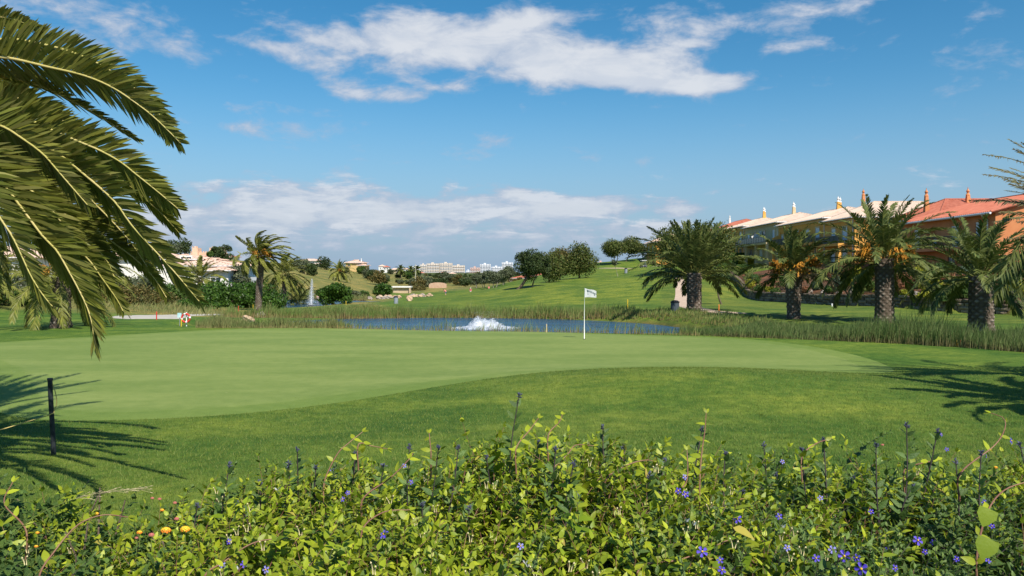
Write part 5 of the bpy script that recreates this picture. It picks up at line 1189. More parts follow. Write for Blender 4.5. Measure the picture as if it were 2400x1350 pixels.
# brush behind the left lawn
for k, (px, D, w_, h, lab, m_) in enumerate([(40,62,3.2,1.5,'leafy green bush at the far left beyond the lawn',L_green),(75,64,2.6,1.1,'low green bush left of the trunk on the lawn',L_blue),(5,66,3.,1.8,'grey bush at the left border beyond the lawn',L_olive),(255,72,4.,1.9,'brown dry brush behind the pale path',L_pine2),(310,74,4.5,2.1,'broad brown brush under the hanging fronds',L_pine2),(370,80,4.,1.7,'brown brush left of the thicket',L_pine2),(200,70,3.4,1.5,'dry brush right of the trunk on the lawn',L_pine2),(290,95,4,3.,'green tree behind the brown brush',L_olive),(325,112,6,3.6,'grey green tree in front of the white villa wall',L_olive),(372,104,5,3.0,'olive bush hiding the foot of the left villa',L_olive),(410,100,5,2.8,'olive bush left of the pale young palm',L_green),(440,104,3.6,2.4,'small green bush before the broad villa',L_olive),(60,100,6,3.6,'olive bush before the pale villa at the left border',L_olive),(-30,95,6,3.8,'dark bush before the pale villa',L_oak),(345,100,4.5,3.4,'olive above the brown brush',L_olive),(120,80,5,2.6,'olive scrub behind the trunk on the lawn',L_olive),(650,150,4,2.2,'reed like bush on the far bank of the upper pond',L_olive),(600,140,5,3.,'bush behind the thicket by the upper pond',L_olive),(830,165,3.,1.7,'grey bush on the rocky bank',L_olive),(855,175,2.6,1.5,'green bush on the rocky bank',L_green),(765,160,5,2.,'brown reeds behind the rounded tree',L_pine2)]):
    tree(px, D, lab, w_, h, -.1, m_, 'loose', n=2200, size=.16 if D < 90 else .26, r0=.05, seed=330+k, name='bush', cat='bush', shell=.3)

# ------------------------------------------------------------------ foreground hedge
honey = mat('honeysuckle_leaf', (.088,.180,.012), .45, (.180,.275,.015), 2.2, tint=(.40,.45,.03), trans=.34, island=.34, spec=.4, bump=.08, bscale=90)
night = mat('nightshade_leaf', (.050,.105,.022), .5, (.090,.165,.038), 2.2, tint=(.19,.28,.06), trans=.30, island=.25, spec=.4, bump=.25, bscale=120)
lant = mat('lantana_leaf', (.040,.095,.020), .6, (.075,.15,.035), 2.2, tint=(.17,.26,.05), trans=.25, island=.25, spec=.3, bump=.5, bscale=160)
stem_r = mat('stem_reddish', (.20,.085,.06), .6, (.30,.17,.10), 6.); stem_d = mat('stem_dark', (.045,.030,.040), .6, (.08,.06,.06), 6.); stem_g = mat('stem_green', (.16,.20,.05), .6)
violet = mat('violet_petal', (.085,.055,.52), .6, (.16,.11,.66), 20., trans=.2); violet2 = mat('pale_violet_petal', (.28,.26,.66), .6, trans=.2); yelc = mat('yellow_centre', (.80,.45,.02), .6)
budm = mat('dark_bud', (.055,.06,.105), .6, (.09,.10,.15), 30.); creamb = mat('cream_bud', (.72,.62,.34), .6, trans=.15); whitep = mat('white_petal', (.80,.80,.78), .5, trans=.2)
orangef = mat('orange_floret', (.80,.24,.02), .6); yellowf = mat('yellow_floret', (.82,.50,.03), .6); pinkf = mat('pink_bud', (.48,.14,.12), .6)
def leaf_t(wid, cur=.18, fold=.16, heart=False):
    s_ = [.0, .22, .48, .76, 1.]; wd = [0, .92, 1., .58, 0]
    mid = [(a, 0, -cur*a*a) for a in s_]
    if heart: s_ = [.0, .15, .42, .74, 1.]; wd = [0, .95, 1., .55, 0]; mid = [(a, 0, -cur*a*a) for a in s_]
    L = [(a-(.12 if heart and i == 1 else 0), wid*b, -cur*a*a+fold*wid*b) for i, (a, b) in enumerate(zip(s_, wd)) if 0 < b]
    R = [(a, -b, c) for a, b, c in L]
    V = np.array(mid+L+R); f3 = [(0, 1, 5), (3, 4, 7), (0, 8, 1), (3, 10, 4)]; f4 = [(1, 2, 6, 5), (2, 3, 7, 6), (1, 8, 9, 2), (2, 9, 10, 3)]
    return V, np.array(f3), np.array(f4)
def top_z(x, y):
    return 2.035+.06*np.sin(x*2.3+1)+.04*np.sin(x*5.1+y*2)-.16*sstep(-x, .95, 1.7)*sstep(y, 2.3, 2.9)-.05*sstep(y, 3.4, 3.8)+.03*sstep(x, .5, 2.)
class Leaves:
    def __init__(s): s.P = []; s.D = []; s.N = []; s.L = []; s.T = []
    def add(s, p, d, n, l, t): s.P.append(p); s.D.append(d); s.N.append(n); s.L.append(l); s.T.append(t)
    def frames(s):
        P, D, N, L, T = map(np.array, (s.P, s.D, s.N, s.L, s.T)); D = D/np.linalg.norm(D, axis=1)[:, None]
        Y = np.cross(N, D); Y /= np.linalg.norm(Y, axis=1)[:, None]+1e-9; Z = np.cross(D, Y); return P, D, Y, Z, L, T
    def emit(s, root, tmpl, m, n_obj, name='leaf', rest='foliage'):
        P, X_, Y_, Z_, L, T = s.frames(); V, f3, f4 = tmpl
        px = P[:, 0]/P[:, 1]*F+1200; py = 640-(P[:, 2]-EYE)/P[:, 1]*F
        vis = (px > -20) & (px < 2420) & (py < 1370) & (P[:, 2] > top_z(P[:, 0], P[:, 1])-.10)
        score = np.where(vis, L/P[:, 1], 0); order = np.argsort(-score); sel = order[:n_obj]; oth = order[n_obj:]
        var = []
        for t in (.05, .35, .75):
            mb = MB(); mb.add(V, f3, t); mb.f[4].append(f4+(mb.n-len(V))); var.append(mb.build(name, m, link_=False, smooth=True).data)
        for i in sel:
            o = inst(var[0 if T[i] < .2 else (1 if T[i] < .55 else 2)], name, root)
            M_ = Matrix([[*(X_[i][k]*L[i], Y_[i][k]*L[i], Z_[i][k]*L[i]), P[i][k]] for k in range(3)]+[[0, 0, 0, 1]]); o.matrix_local = M_
        if len(oth):
            W_ = P[oth][:, None]+L[oth][:, None, None]*(V[None, :, 0:1]*X_[oth][:, None]+V[None, :, 1:2]*Y_[oth][:, None]+V[None, :, 2:3]*Z_[oth][:, None])
            i = np.arange(len(oth))[:, None, None]*len(V)
            mb = MB(); mb.add(W_.reshape(-1, 3), (i+f3[None]).reshape(-1, 3), np.repeat(T[oth], len(V))); mb.f[4].append((i+f4[None]).reshape(-1, 4)); mb.build(rest, m, root, smooth=True, kind='stuff')
def shoot(LV, SB, base, tip, r, l0, l1, pitch=.03, rad=.0022, arch=.0, start=.15, tmix=(.1, .6), droop=0.):
    base = np.array(base); tip = np.array(tip); mid = (base+tip)/2+r.randn(3)*.02+np.array([0, 0, arch]); p, L = catmull([base, mid, tip], 7)
    SB.tube(p, np.linspace(rad, rad*.5, 7), 4, False)
    n = max(2, int(L*(1-start)/pitch)); T = np.gradient(p, axis=0); ph = r.rand()*6.28
    for k in range(n+1):
        u = start+(1-start)*k/n; q = np.array([np.interp(u*6, range(7), p[:, c]) for c in range(3)]); t = np.array([np.interp(u*6, range(7), T[:, c]) for c in range(3)]); t /= np.linalg.norm(t)
        a = np.cross(t, [0.3, .2, 1.]); a /= np.linalg.norm(a)+1e-6; b = np.cross(t, a); ph += 1.57+r.randn()*.2; ll = (l1+(l0-l1)*u**1.5)*(.8+.4*r.rand()); 
        for sg in (1, -1):
            s_ = (a*math.cos(ph)+b*math.sin(ph))*sg; d = s_+t*(.35+.9*u**3)+r.randn(3)*.18+np.array([.12, 0, -droop]); nn = t*1.-s_*.3+np.array([0, 0, .5])+r.randn(3)*.15
            LV.add(q, d, nn, ll, float(np.clip(tmix[0]+(tmix[1]-tmix[0])*r.rand()**1.3+.2*u*u, 0, 1)))
def surf(px, py, lift=.03):
    """point on the hedge top seen at a photo pixel"""
    D = np.linspace(1.5, 3.6, 200); x = (px-1200)/F*D; z = EYE+(640-py)/F*D; k = np.nonzero(z <= top_z(x, D)+lift)[0]
    i = k[0] if len(k) else 185
    return np.array([x[i], D[i], z[i]])
hr = np.random.RandomState(99)
def front_hedge():
    h1 = empty('honeysuckle_hedge', (0, 2.5, 1.2), 'yellow green honeysuckle hedge with cream buds filling the bottom foreground', 'hedge')
    h2 = empty('nightshade_bush', (1.4, 2.5, 1.2), 'darker green bush with violet blue flowers at the bottom right', 'bush')
    h3 = empty('lantana_bush', (-1.7, 2.5, 1.2), 'lantana bush with orange flower heads at the bottom left', 'bush')
    for h in (h1, h2, h3): h.location = (0, 0, 0)
    LH, LN, LL = Leaves(), Leaves(), Leaves(); SH, SN, SL = MB(), MB(), MB()
    cnt = 0
    for _ in range(7400):
        y = 1.45+2.3*hr.rand(); x = (hr.rand()-.5)*2*(.75*y+.5)
        if y > 3.4 and hr.rand() < .3+.5*(x < -1): continue
        tz = float(top_z(x, y)); inner = hr.rand() < .35
        hh = -.10-.2*hr.rand() if inner else hr.uniform(-.10, .04)+(hr.rand() < .07)*hr.uniform(.02, .13)
        tip = (x+hr.randn()*.07+.03, y+hr.randn()*.06, tz+hh); base = (x-.03+hr.randn()*.05, y+hr.randn()*.05, tz+hh-hr.uniform(.16, .30))
        # which plant grows here
        pn = sstep(np.array(x), .2, 1.3)*.72*(1-.65*float(sstep(np.array(y), 2.7, 3.2)))+.10; pl = float(sstep(np.array(-x-.15*y), .55, 1.1))*.5
        u = hr.rand()
        if u < pl: shoot(LL, SL, base, tip, hr, .026, .060, .024, rad=.0013, tmix=(0, .4))
        elif u < pl+float(pn): shoot(LN, SN, base, tip, hr, .022, .056, .022, rad=.0013, tmix=(0, .5))
        else: shoot(LH, SH, base, tip, hr, .028, .064, .028, rad=.0013, tmix=(0, .82))
    # runners of honeysuckle arching over the top
    R_ = [([(1270,1130),(1330,1065),(1350,1043),(1392,1045)],3.0),([(1420,1125),(1470,1090),(1520,1078),(1545,1092)],2.9),([(1570,1170),(1606,1135),(1612,1100),(1610,1055)],2.8),([(1640,1130),(1645,1060),(1652,1010),(1655,968)],2.9),
          ([(760,1130),(790,1065),(815,1040),(850,1012)],3.1),([(840,1042),(870,1045),(908,1052)],3.1),([(850,1170),(915,1120),(960,1075),(968,1062)],2.8),([(1010,1060),(1008,1040),(1006,1015)],3.1),([(1210,1050),(1240,1010),(1262,980)],3.1),([(1285,1020),(1310,990),(1318,972)],3.1),
          ([(2250,1110),(2330,1045),(2355,1005),(2352,980),(2322,968)],2.9),([(2290,1300),(2312,1205),(2352,1150),(2420,1125)],2.2),([(92,1350),(128,1292),(180,1232),(240,1207),(300,1212)],2.3),([(2120,1100),(2150,1088),(2200,1078)],3.1),([(1880,1070),(1912,1040),(1950,1028)],3.1),
          ([(480,1350),(520,1320),(600,1270),(700,1262)],2.3),([(850,1240),(900,1200),(960,1195)],2.5),([(1500,1330),(1600,1310),(1720,1260)],2.2),([(60,1240),(10,1180),(30,1130)],2.6)]
    for pts, D in R_:
        P = [np.array(ptz(a, b, D+.04*i)) for i, (a, b) in enumerate(pts)]; p, L = catmull([P[0]-np.array([0, 0, .10])]+P, 24); SH.tube(p, np.linspace(.0032, .0014, 24), 6, False)
        T = np.gradient(p, axis=0); T /= np.linalg.norm(T, axis=1)[:, None]
        for k in range(4, 24, 4):
            for sg in (1, -1):
                s_ = np.cross(T[k], [0, -1, .3])*sg; LH.add(p[k], s_*.8+T[k]*.7+hr.randn(3)*.25+np.array([0, 0, -.25]), np.array([0, -.5, 1.])+hr.randn(3)*.4, .026+.022*hr.rand(), .5+.3*hr.rand())
        for sg in (1, -1): LH.add(p[-1], T[-1]+np.cross(T[-1], [0, -1, .3])*sg*.4, np.array([0, -.6, 1.]), .026, .7)
    # upright nightshade stems with dark bud heads
    tips = [(697,1052),(677,1085),(833,1062),(740,1094),(463,1184),(538,1089),(1217,926),(1413,1000),(1462,1046),(1522,1112),(1645,1005),(2125,995),(2198,1008),(1262,1038),(1302,1052),(1880,1052),(2053,1042),(1028,1046),(960,1046),(1075,1048),(900,1088),(1345,1085),(1930,1030),(1790,1040),(1700,1060),(1560,1078),(610,1130),(560,1180),(1140,1070),(2300,1060),(2240,1080),(2390,1040),(990,1180),(1350,1160),(1100,1190),(1820,1110),(2000,1120),(2140,1140),(1740,1150)]
    for k, (px, py) in enumerate(tips):
        D = 3.05+hr.randn()*.12 if py < 1100 else surf(px, py)[1]; t = np.array(ptz(px, py, D)); tz = float(top_z(t[0], D)); b = t+np.array([hr.uniform(-.07, .05), hr.randn()*.03, -(t[2]-tz+.16)])
        sb = MB(); p, L = catmull([b, (b+t)/2+hr.randn(3)*.01, t], 10); sb.tube(p, np.linspace(.0032, .0018, 10), 6, False)
        so = sb.build('flower_stem', stem_d, h2, smooth=True)
        bd = MB()
        for q in range(15):
            dd = hr.randn(3)*[.5, .5, .4]+[0, 0, .8]; dd /= np.linalg.norm(dd); c = t+dd*.003-np.array([0, 0, .016*hr.rand()]); bd.tube([c, c+dd*.004, c+dd*.009, c+dd*.012], [.001, .0021, .0016, .0004], 5, False)
        bd.build('bud_head', budm, so, smooth=True)
        for u in np.arange(.3, .97, .055):
            q = p[int(u*9)]; a = hr.rand()*6.28; s_ = np.array([math.cos(a), math.sin(a)*.6, .55+.5*hr.rand()]); LN.add(q, s_, np.array([-s_[0]*.5, -.9, .8])+hr.randn(3)*.3, .034+.026*(1-u)+.010*hr.rand(), .3*hr.rand())
    LW = Leaves(); idx = set(hr.choice(len(LH.P), 420, replace=False).tolist())      # yellowed and withered leaves
    for q in idx: LW.add(LH.P[q], LH.D[q]+np.array([0, 0, -.6]), LH.N[q]+hr.randn(3)*.4, LH.L[q]*1.05, hr.rand())
    for nm in 'PDNLT': setattr(LH, nm, [v for q, v in enumerate(getattr(LH, nm)) if q not in idx])
    LW.emit(h1, leaf_t(.22, .35, .3), mat('withered_leaf', (.22, .13, .045), .8, (.34, .26, .07), 30., tint=(.40, .36, .06), trans=.2, island=.3), 60, 'withered_leaf', 'withered_leaves')
    LH.emit(h1, leaf_t(.235), honey, 290); LN.emit(h2, leaf_t(.21, .12, .3), night, 290); LL.emit(h3, leaf_t(.30, .2, .1), lant, 290)
    SH.build('stems', stem_r, h1, kind='stuff'); SN.build('stems', stem_d, h2, kind='stuff'); SL.build('stems', stem_g, h3, kind='stuff')
    # two big heart leaves of a climber at the right
    V, f3, f4 = leaf_t(.46, .10, .12, True)
    for (px, py, l, rx) in [(2318,1192,.052,2.45),(2318,1262,.060,2.1)]:
        mb = MB(); mb.add(V*l, f3, .25); mb.f[4].append(f4); o = mb.build('heart_leaf', honey, h1, smooth=True)
        X_ = Vector((-.45, -.25, -.86)).normalized(); Z_ = Vector((-.2, -.8, .35)); Y_ = Z_.cross(X_).normalized(); Z_ = X_.cross(Y_); p = ptz(px, py, 2.12)
        o.matrix_local = Matrix([[X_[k], Y_[k], Z_[k], p[k]] for k in range(3)]+[[0, 0, 0, 1]])
    # violet flowers
    fl = [(2206,1018),(2370,1033),(2219,1053),(2308,1069),(2042,1199),(2151,1267),(1979,1303),(1913,1308),(2019,1333),(1845,1284),(1951,1288),(2080,1290),(2008,1307),(2242,1310),(2316,1314),(2306,1176),(2187,1271),(1834,1082),(1886,1098),(1923,1167),(1826,1210),(2325,1233),(2098,1331),(2168,1293),
          (1646,1293),(1728,1216),(1605,1118),(1590,1150),(1607,1158),(1688,1313),(1220,1280),(1692,1336),(900,1252),(947,1092),(963,1130),(803,1170),(815,1155),(778,1102),(623,1335),(536,1269),(521,1324),(572,1322)]
    big = {(2151,1267),(1979,1303),(2019,1333),(1646,1293),(2370,1033),(900,1252),(1728,1216)}
    for (px, py) in fl:
        p = surf(px, py, .045); R0 = (.0135 if (px, py) in big else .0092)*(.9+.25*hr.rand()); fx = MB(); N_ = np.array([hr.randn()*.4, -1., .55+hr.randn()*.3]); N_ /= np.linalg.norm(N_); A = np.cross(N_, [0, 0, 1.]); A /= np.linalg.norm(A); B = np.cross(N_, A)
        pale = hr.rand() < .22
        for q in range(5):
            a = q*1.2566+hr.rand()*.15; c = lambda an, rr, h_: np.array(p)+(A*math.cos(an)+B*math.sin(an))*rr*R0+N_*h_*R0
            fx.add([c(a, .08, 0), c(a-.42, .62, .12), c(a-.30, .98, .02), c(a, 1.05, -.1), c(a+.30, .98, .02), c(a+.42, .62, .12)], [(0, 1, 2), (0, 2, 3), (0, 3, 4), (0, 4, 5)])
        f = fx.build('flower', violet2 if pale else violet, h2)
        ce = MB(); ce.tube([np.array(p)+N_*R0*.02, np.array(p)+N_*R0*.28, np.array(p)+N_*R0*.34], [R0*.20, R0*.16, R0*.02], 6, False); ce.build('flower_centre', yelc, f)
        st_ = MB(); st_.tube([np.array(p)-N_*.001, np.array(p)-N_*.02+np.array([0, 0, -.03])], .0011, 4); st_.build('flower_stalk', stem_g, f)
    # lantana heads: domes of tiny florets
    for k, (px, py, s_, kind) in enumerate([(389,1247,.0165,'o'),(434,1244,.0155,'y'),(414,1218,.009,'p'),(327,1250,.010,'o'),(355,1256,.010,'p'),(227,1205,.008,'y'),(88,1250,.007,'o'),(25,1155,.009,'p'),(380,1197,.008,'o'),(357,1169,.008,'p'),(374,1171,.008,'p'),(410,1180,.008,'p'),(320,1262,.006,'p'),(85,1282,.006,'o'),(2320,1058,.009,'o'),(2333,1097,.008,'o'),(2068,1044,.007,'p')]):
        p = surf(px, py, .05); a, b, c_ = MB(), MB(), MB()
        for q in range(34):
            u = (q+.5)/34; th = q*2.4; zz = 1-1.15*u; rr = math.sqrt(max(0, 1-zz*zz)); d = np.array([math.cos(th)*rr, math.sin(th)*rr-.0, zz]); d = np.array([d[0], d[1]*.8-.45*d[2]*.5, d[2]*.8+.2]); c0 = p+d*s_; nn = d/np.linalg.norm(d); A = np.cross(nn, [.3, .1, .9]); A /= np.linalg.norm(A); B = np.cross(nn, A); g = s_*.26
            tgt = (a if (u > .45 if kind == 'o' else u > .75) else b)
            tgt.add([c0+A*g, c0+B*g, c0-A*g, c0-B*g, c0+nn*g*.25], [(0, 1, 4), (1, 2, 4), (2, 3, 4), (3, 0, 4)])
        c_.tube([p-np.array([0, 0, .05]), p], .0014, 5)
        f = c_.build('flower_stalk', stem_g, h3)
        if kind == 'p': 
            m_ = MB(); 
            for X0 in (a, b): m_.v += X0.v; 
            a.build('flower_head', pinkf, f); b.build('flower_head', pinkf, f)
        else: a.build('flower_head', orangef, f); b.build('flower_head_middle', yellowf, f)
    # honeysuckle buds
    for k in range(70):
        y = 1.9+1.3*hr.rand()**1.8; x = (hr.rand()-.5)*2*.64*y; z = float(top_z(x, y))-.03+.045*hr.rand(); mb = MB()
        if k < 12: z += .02
        for q in (-1, 1):
            d = np.array([q*.10+hr.randn()*.10, hr.randn()*.1-.1, 1.]); d /= np.linalg.norm(d); l = .018+.012*hr.rand(); b = np.array([x+q*.003, y, z]); mb.tube([b, b+d*l*.5, b+d*l+np.array([.003*q, 0, 0])], [.0012, .0016, .0022], 6); mb.tube([b+d*l+np.array([.003*q, 0, 0]), b+d*(l+.004)+np.array([.004*q, 0, 0])], [.0026, .0006], 6, False)
        mb.build('bud_pair', creamb, h1, smooth=True)
    for px, py in [(1609,1224),(1625,1232),(1237,1330),(1834,1238),(1232,1322),(650,1150),(2300,1078),(560,1335)]:
        p = surf(px, py, .05); mb = MB()
        for q in range(4):
            a = q*1.57+hr.rand(); d = np.array([math.cos(a)*.5, -.5+math.sin(a)*.3, .8]); s_ = np.cross(d, [1, 0, .3])*.35; l = .017
            mb.add([p, p+d*l*.5+s_*l*.5, p+d*l, p+d*l*.5-s_*l*.5], [(0, 1, 2, 3)])
        mb.build('white_flower', whitep, h1)
    # soil and inner woody stems
    wd_ = MB()
    for _ in range(260):
        y = 1.5+2.*hr.rand(); x = (hr.rand()-.5)*2*(.7*y+.4); wd_.tube([(x, y, 1.1), (x+hr.randn()*.08, y+hr.randn()*.08, 1.5), (x+hr.randn()*.12, y+hr.randn()*.12, 1.9)], [.008, .006, .003], 5, False)
    wd_.build('woody_stems', bark, h1, kind='stuff')
front_hedge()
def seed_stalk():
    t = empty('grass_stalk', ptz(20, 1262, 2.6), 'single pale seeding grass stalk bent over the hedge at the lower left', 'grass stalk'); o = np.array(t.location)
    P = [np.array(ptz(a, b, 2.6))-o for a, b in [(20,1262),(80,1212),(150,1178),(215,1160),(270,1150),(322,1146)]]; p, L = catmull(P, 30)
    mb = MB(); mb.tube(p, np.linspace(.0016, .0006, 30), 5); mb.build('stem', stem_g, t); sp = MB(); r = np.random.RandomState(4)
    for k in range(16, 30):
        for q in range(3):
            d = (p[min(k+1, 29)]-p[k-1]); d /= np.linalg.norm(d); d = d+np.array([0, r.randn()*.15, r.uniform(-.35, .2)]); l = .02+.03*r.rand(); a = p[k]; sp.tube([a, a+d*l], [.0005, .0004], 4, False); sp.tube([a+d*l, a+d*(l+.006), a+d*(l+.012)], [.0005, .0014, .0002], 4, False)
    sp.build('seed_head', mat('straw', (.42, .36, .20), .8), t)
seed_stalk()
# ------------------------------------------------------------------ flag, stakes, fountain, people ...
yelp = mat('yellow_paint', (.78, .52, .04), .5); redp = mat('red_paint', (.62, .05, .04), .5); orgp = mat('orange_paint', (.75, .22, .05), .5); greyp = mat('grey_plastic', (.30, .33, .38), .6, (.22, .25, .30), 8.)
whp = mat('white_paint', (.82, .82, .80), .45); blackp = mat('black_post', (.012, .016, .022), .5, (.03, .035, .04), 20.)
def flag():
    p = gp(1369.5, 33.95); root = empty('golf_flag', p, 'white flag with dark palm emblem on a thin pole standing in the green', 'flag')
    mb = MB(); mb.tube([(0, 0, -.1), (0, 0, 1.1), (.015, 0, 2.22)], [.017, .014, .012], 8); mb.build('pole', whp, root, smooth=True)
    q = MB(); q.lathe([(.054, .040), (.050, .044), (.05, .02)], 0, 0, 16); q.build('cup', mat('hole_dark', (.01, .01, .01), .9), root)
    # cloth flying to the right, drooping at the fly
    n, k = 22, 12; ft = lambda u: (2.21-.145*u**1.2-.02*math.sin(u*6), 2.21-.40-.0*u+.01*math.sin(u*5))
    V = []
    for i in range(n):
        u = i/(n-1)
        for j in range(k):
            v = j/(k-1); a, b = ft(u); V.append((.012+.50*u, .05*math.sin(u*7+v*1.2)*u-.05*u, a+(b-a)*v))
    f = [(i*k+j, i*k+j+1, (i+1)*k+j+1, (i+1)*k+j) for i in range(n-1) for j in range(k-1)]
    mb = MB(); mb.add(V, f); cl = mb.build('flag_cloth', mat('flag_cloth_white', (.80, .80, .82), .7, trans=.3), root, smooth=True)
    # printed emblem: a palm and a line of dark lettering sloping along the cloth, 3 mm thick print
    ink = mat('flag_ink', (.04, .09, .10), .7); ink2 = mat('flag_ink_grey', (.20, .26, .28), .7)
    def S3(u, v):
        a, b = ft(u); return np.array([.012+.50*u, .05*math.sin(u*7+v*1.2)*u-.05*u-.004, a+(b-a)*v])
    def strip(mb, pts, w0, w1):
        m_ = len(pts)
        P0 = [S3(u, v-w0*(1-i/(m_-1))-w1*i/(m_-1)) for i, (u, v) in enumerate(pts)]; P1 = [S3(u+.012, v+w0*(1-i/(m_-1))+w1*i/(m_-1)) for i, (u, v) in enumerate(pts)]
        mb.add(P0+P1, [(i, i+1, m_+i+1, m_+i) for i in range(m_-1)])
    e = MB()
    def bar(u0, v0, u1, v1, w_):
        d = np.array([u1-u0, (v1-v0)*.8]); d /= np.linalg.norm(d)+1e-9; nx, ny = -d[1]*w_, d[0]*w_
        e.add([S3(u0+nx, v0+ny), S3(u1+nx, v1+ny), S3(u1-nx, v1-ny), S3(u0-nx, v0-ny)], [(0, 1, 2, 3)])
    bar(.285, .30, .28, .62, .012); bar(.22, .64, .35, .64, .012)      # palm trunk and foot line
    for (a, b) in [(.17, .14), (.22, .10), (.33, .10), (.40, .20), (.19, .30), (.37, .34), (.23, .38)]: bar(.285, .22, a, b, .022)
    # letter-like strokes too small to read, following the word's slope
    us = np.linspace(.42, .93, 8)
    for i, u in enumerate(us):
        v = .26+.16*math.sin((u-.42)*3.2)+.10*(u-.42)
        bar(u, v-.10, u, v+.09, .016); bar(u, v+(.08 if i % 2 else -.09), u+.055, v+(.08 if i % 2 else -.09), .014)
        if i % 3 == 1: bar(u+.05, v-.08, u+.05, v+.08, .012)
    bar(.55, .53, .78, .58, .018); bar(.85, .42, .84, .72, .03); bar(.84, .70, .93, .80, .022)
    e.build('emblem', ink, cl)
flag()
def stake(px, py, D, h, m, label, r_=.035):
    p = gp(px, D); t = empty('stake', p, label, 'stake', None); mb = MB(); mb.lathe([(r_, -.2), (r_, h*.93), (r_*.6, h), (.004, h+.02)], 0, 0, 7); mb.build('post', m, t)
for px, py, D, h, m, lab in [(792,753,45,.42,yelp,'yellow stake at the pond edge, left of centre'),(811,718,98,.6,yelp,'thin yellow stake on the grass beyond the pond, left'),(1042,762,42.9,.38,yelp,'yellow stake between the green and the pond'),(1281,765,39.2,.42,creamw,'cream wooden stake at the near pond edge, right of the bubbling fountain'),
        (1209,722,70,.45,yelp,'short yellow stake above the far reeds'),(1471,725,67,1.0,yelp,'taller yellow stake in the far reeds beside the flag'),(425,760,42.4,.42,yelp,'yellow stake next to the lifebuoy'),(593,725,86,.8,yelp,'yellow stake by the tall palm trunk'),
        (559,730,80,.75,redp,'bright red stake before the thicket'),(549,730,81,.75,mat('dull_red', (.18,.04,.04), .7),'dull red stake before the thicket'),(1685,733,56.5,.55,orgp,'orange stake on the gravel path'),(2242,815,30.9,.26,yelp,'short yellow stake at the rush belt on the right'),(2250,815,30.8,.26,redp,'short red stake beside a yellow one at the rush belt'),(2025,806,34.2,.12,yelp,'tiny yellow peg on the mown bank right of the green'),(367,748,50,.5,redp,'thin red stake in front of the pale path')]:
    stake(px, py, D, h, m, lab, .022 if h < .5 else .035)
def bin_(px, D, h, w_, label, m):
    p = gp(px, D); t = empty('litter_bin', p, label, 'bin'); mb = MB(); mb.lathe([(w_*.42, -.1), (w_*.5, .03), (w_*.5, h*.82)], 0, 0, 12); mb.build('body', m, t, smooth=False); mb = MB(); mb.lathe([(w_*.56, h*.821), (w_*.56, h*.88), (w_*.3, h), (.01, h+.02)], 0, 0, 12); mb.build('lid', blackp, t)
bin_(928, 112, 1.1, .6, 'grey litter bin on the fairway beyond the pond', greyp); bin_(1467, 166, 1.1, .62, 'grey box bin high on the fairway hill below the buggy', greyp); bin_(1582, 58.5, .85, .62, 'dark grey litter bin near the foot of the gravel path', mat('dark_bin', (.07, .09, .11), .6))
def lifebuoy():
    p = gp(436, 42.6); t = empty('lifebuoy_stand', p, 'red and white lifebuoy on a white post at the pond bank', 'lifebuoy')
    mb = MB(); mb.tube([(0, .06, -.2), (0, .06, .75)], .03, 8); mb.build('post', whp, t)
    for k in range(8):
        a0, a1 = k*math.pi/4, (k+1)*math.pi/4
        if k % 2: a0 += .0
        seg = MB(); w_ = .22 if k % 2 else .565
        aa = np.linspace(a0+(.0), a0+w_*1.0, 6) if False else np.linspace(k//2*math.pi/2+(0 if k % 2 == 0 else 1.17)+.4, k//2*math.pi/2+(1.17 if k % 2 == 0 else 1.5708)+.4, 8)
        seg.tube([(.22*math.cos(a), -.03, .42+.02+.22*math.sin(a)) for a in aa], .05 if k % 2 == 0 else .053, 8); seg.build('ring_segment', redp if k % 2 == 0 else whp, t, smooth=True)
    b = gp(421, 42.9); q = empty('notice_box', b, 'pale blue notice box on a thin post left of the lifebuoy', 'sign'); mb = MB(); mb.tube([(0, 0, -.1), (0, 0, .45)], .015, 6); mb.build('post', greyp, q)
    mb = MB(); mb.box(-.10, .10, -.05, .05, .451, .70); mb.build('box', mat('teal_box', (.35, .62, .66), .6, (.62, .75, .78), 3.), q)
lifebuoy()
rockm = mat('rock_tan', (.42, .27, .17), .95, (.55, .42, .28), 3., .8, 10.); rockg = mat('rock_grey', (.24, .20, .17), .95, (.38, .33, .28), 3., .8, 10.)
def rock(p, sx, sy, sz, m, label, seed, group=None, name='boulder'):
    r = np.random.RandomState(seed); t = MB(); nu, nv = 12, 8; V = []
    ph = r.rand(6)*6
    for i in range(nv+1):
        for j in range(nu):
            th = math.pi*i/nv; a = 2*math.pi*j/nu; d = np.array([math.sin(th)*math.cos(a), math.sin(th)*math.sin(a), math.cos(th)]); q = 1+.22*math.sin(3*d[0]+ph[0])*math.cos(2.5*d[1]+ph[1])+.16*math.sin(5*d[2]+4*d[0]+ph[2])+.06*r.randn(); V.append(d*q*[sx, sy, sz])
    t.add(V, [(i*nu+j, (i+1)*nu+j, (i+1)*nu+(j+1) % nu, i*nu+(j+1) % nu) for i in range(nv) for j in range(nu)])
    o = t.build(name, m, label=label, cat='rock', group=group); o.location = (p[0], p[1], p[2]+sz*.3); return o
for k, (px, D, sx, sz, m, lab) in enumerate([(478,50,.75,.32,rockm,'broad tan boulder on the bank right of the lifebuoy'),(503,51.5,.6,.26,rockm,'paler tan boulder behind the broad one'),(417,46.5,.22,.18,rockm,'small tan stone left of the lifebuoy'),(583,56,.5,.3,rockm,'pinkish rock in the bank grass below the thicket'),(607,61,.55,.3,rockg,'grey rock near the tall palm foot'),(622,63,.7,.26,rockm,'orange topped rock right of the tall palm foot'),(960,128,.45,.6,rockm,'small reddish brown rock on the far fairway')]):
    rock(gp(px, D), sx, sx*.7, sz, m, lab, k+1)
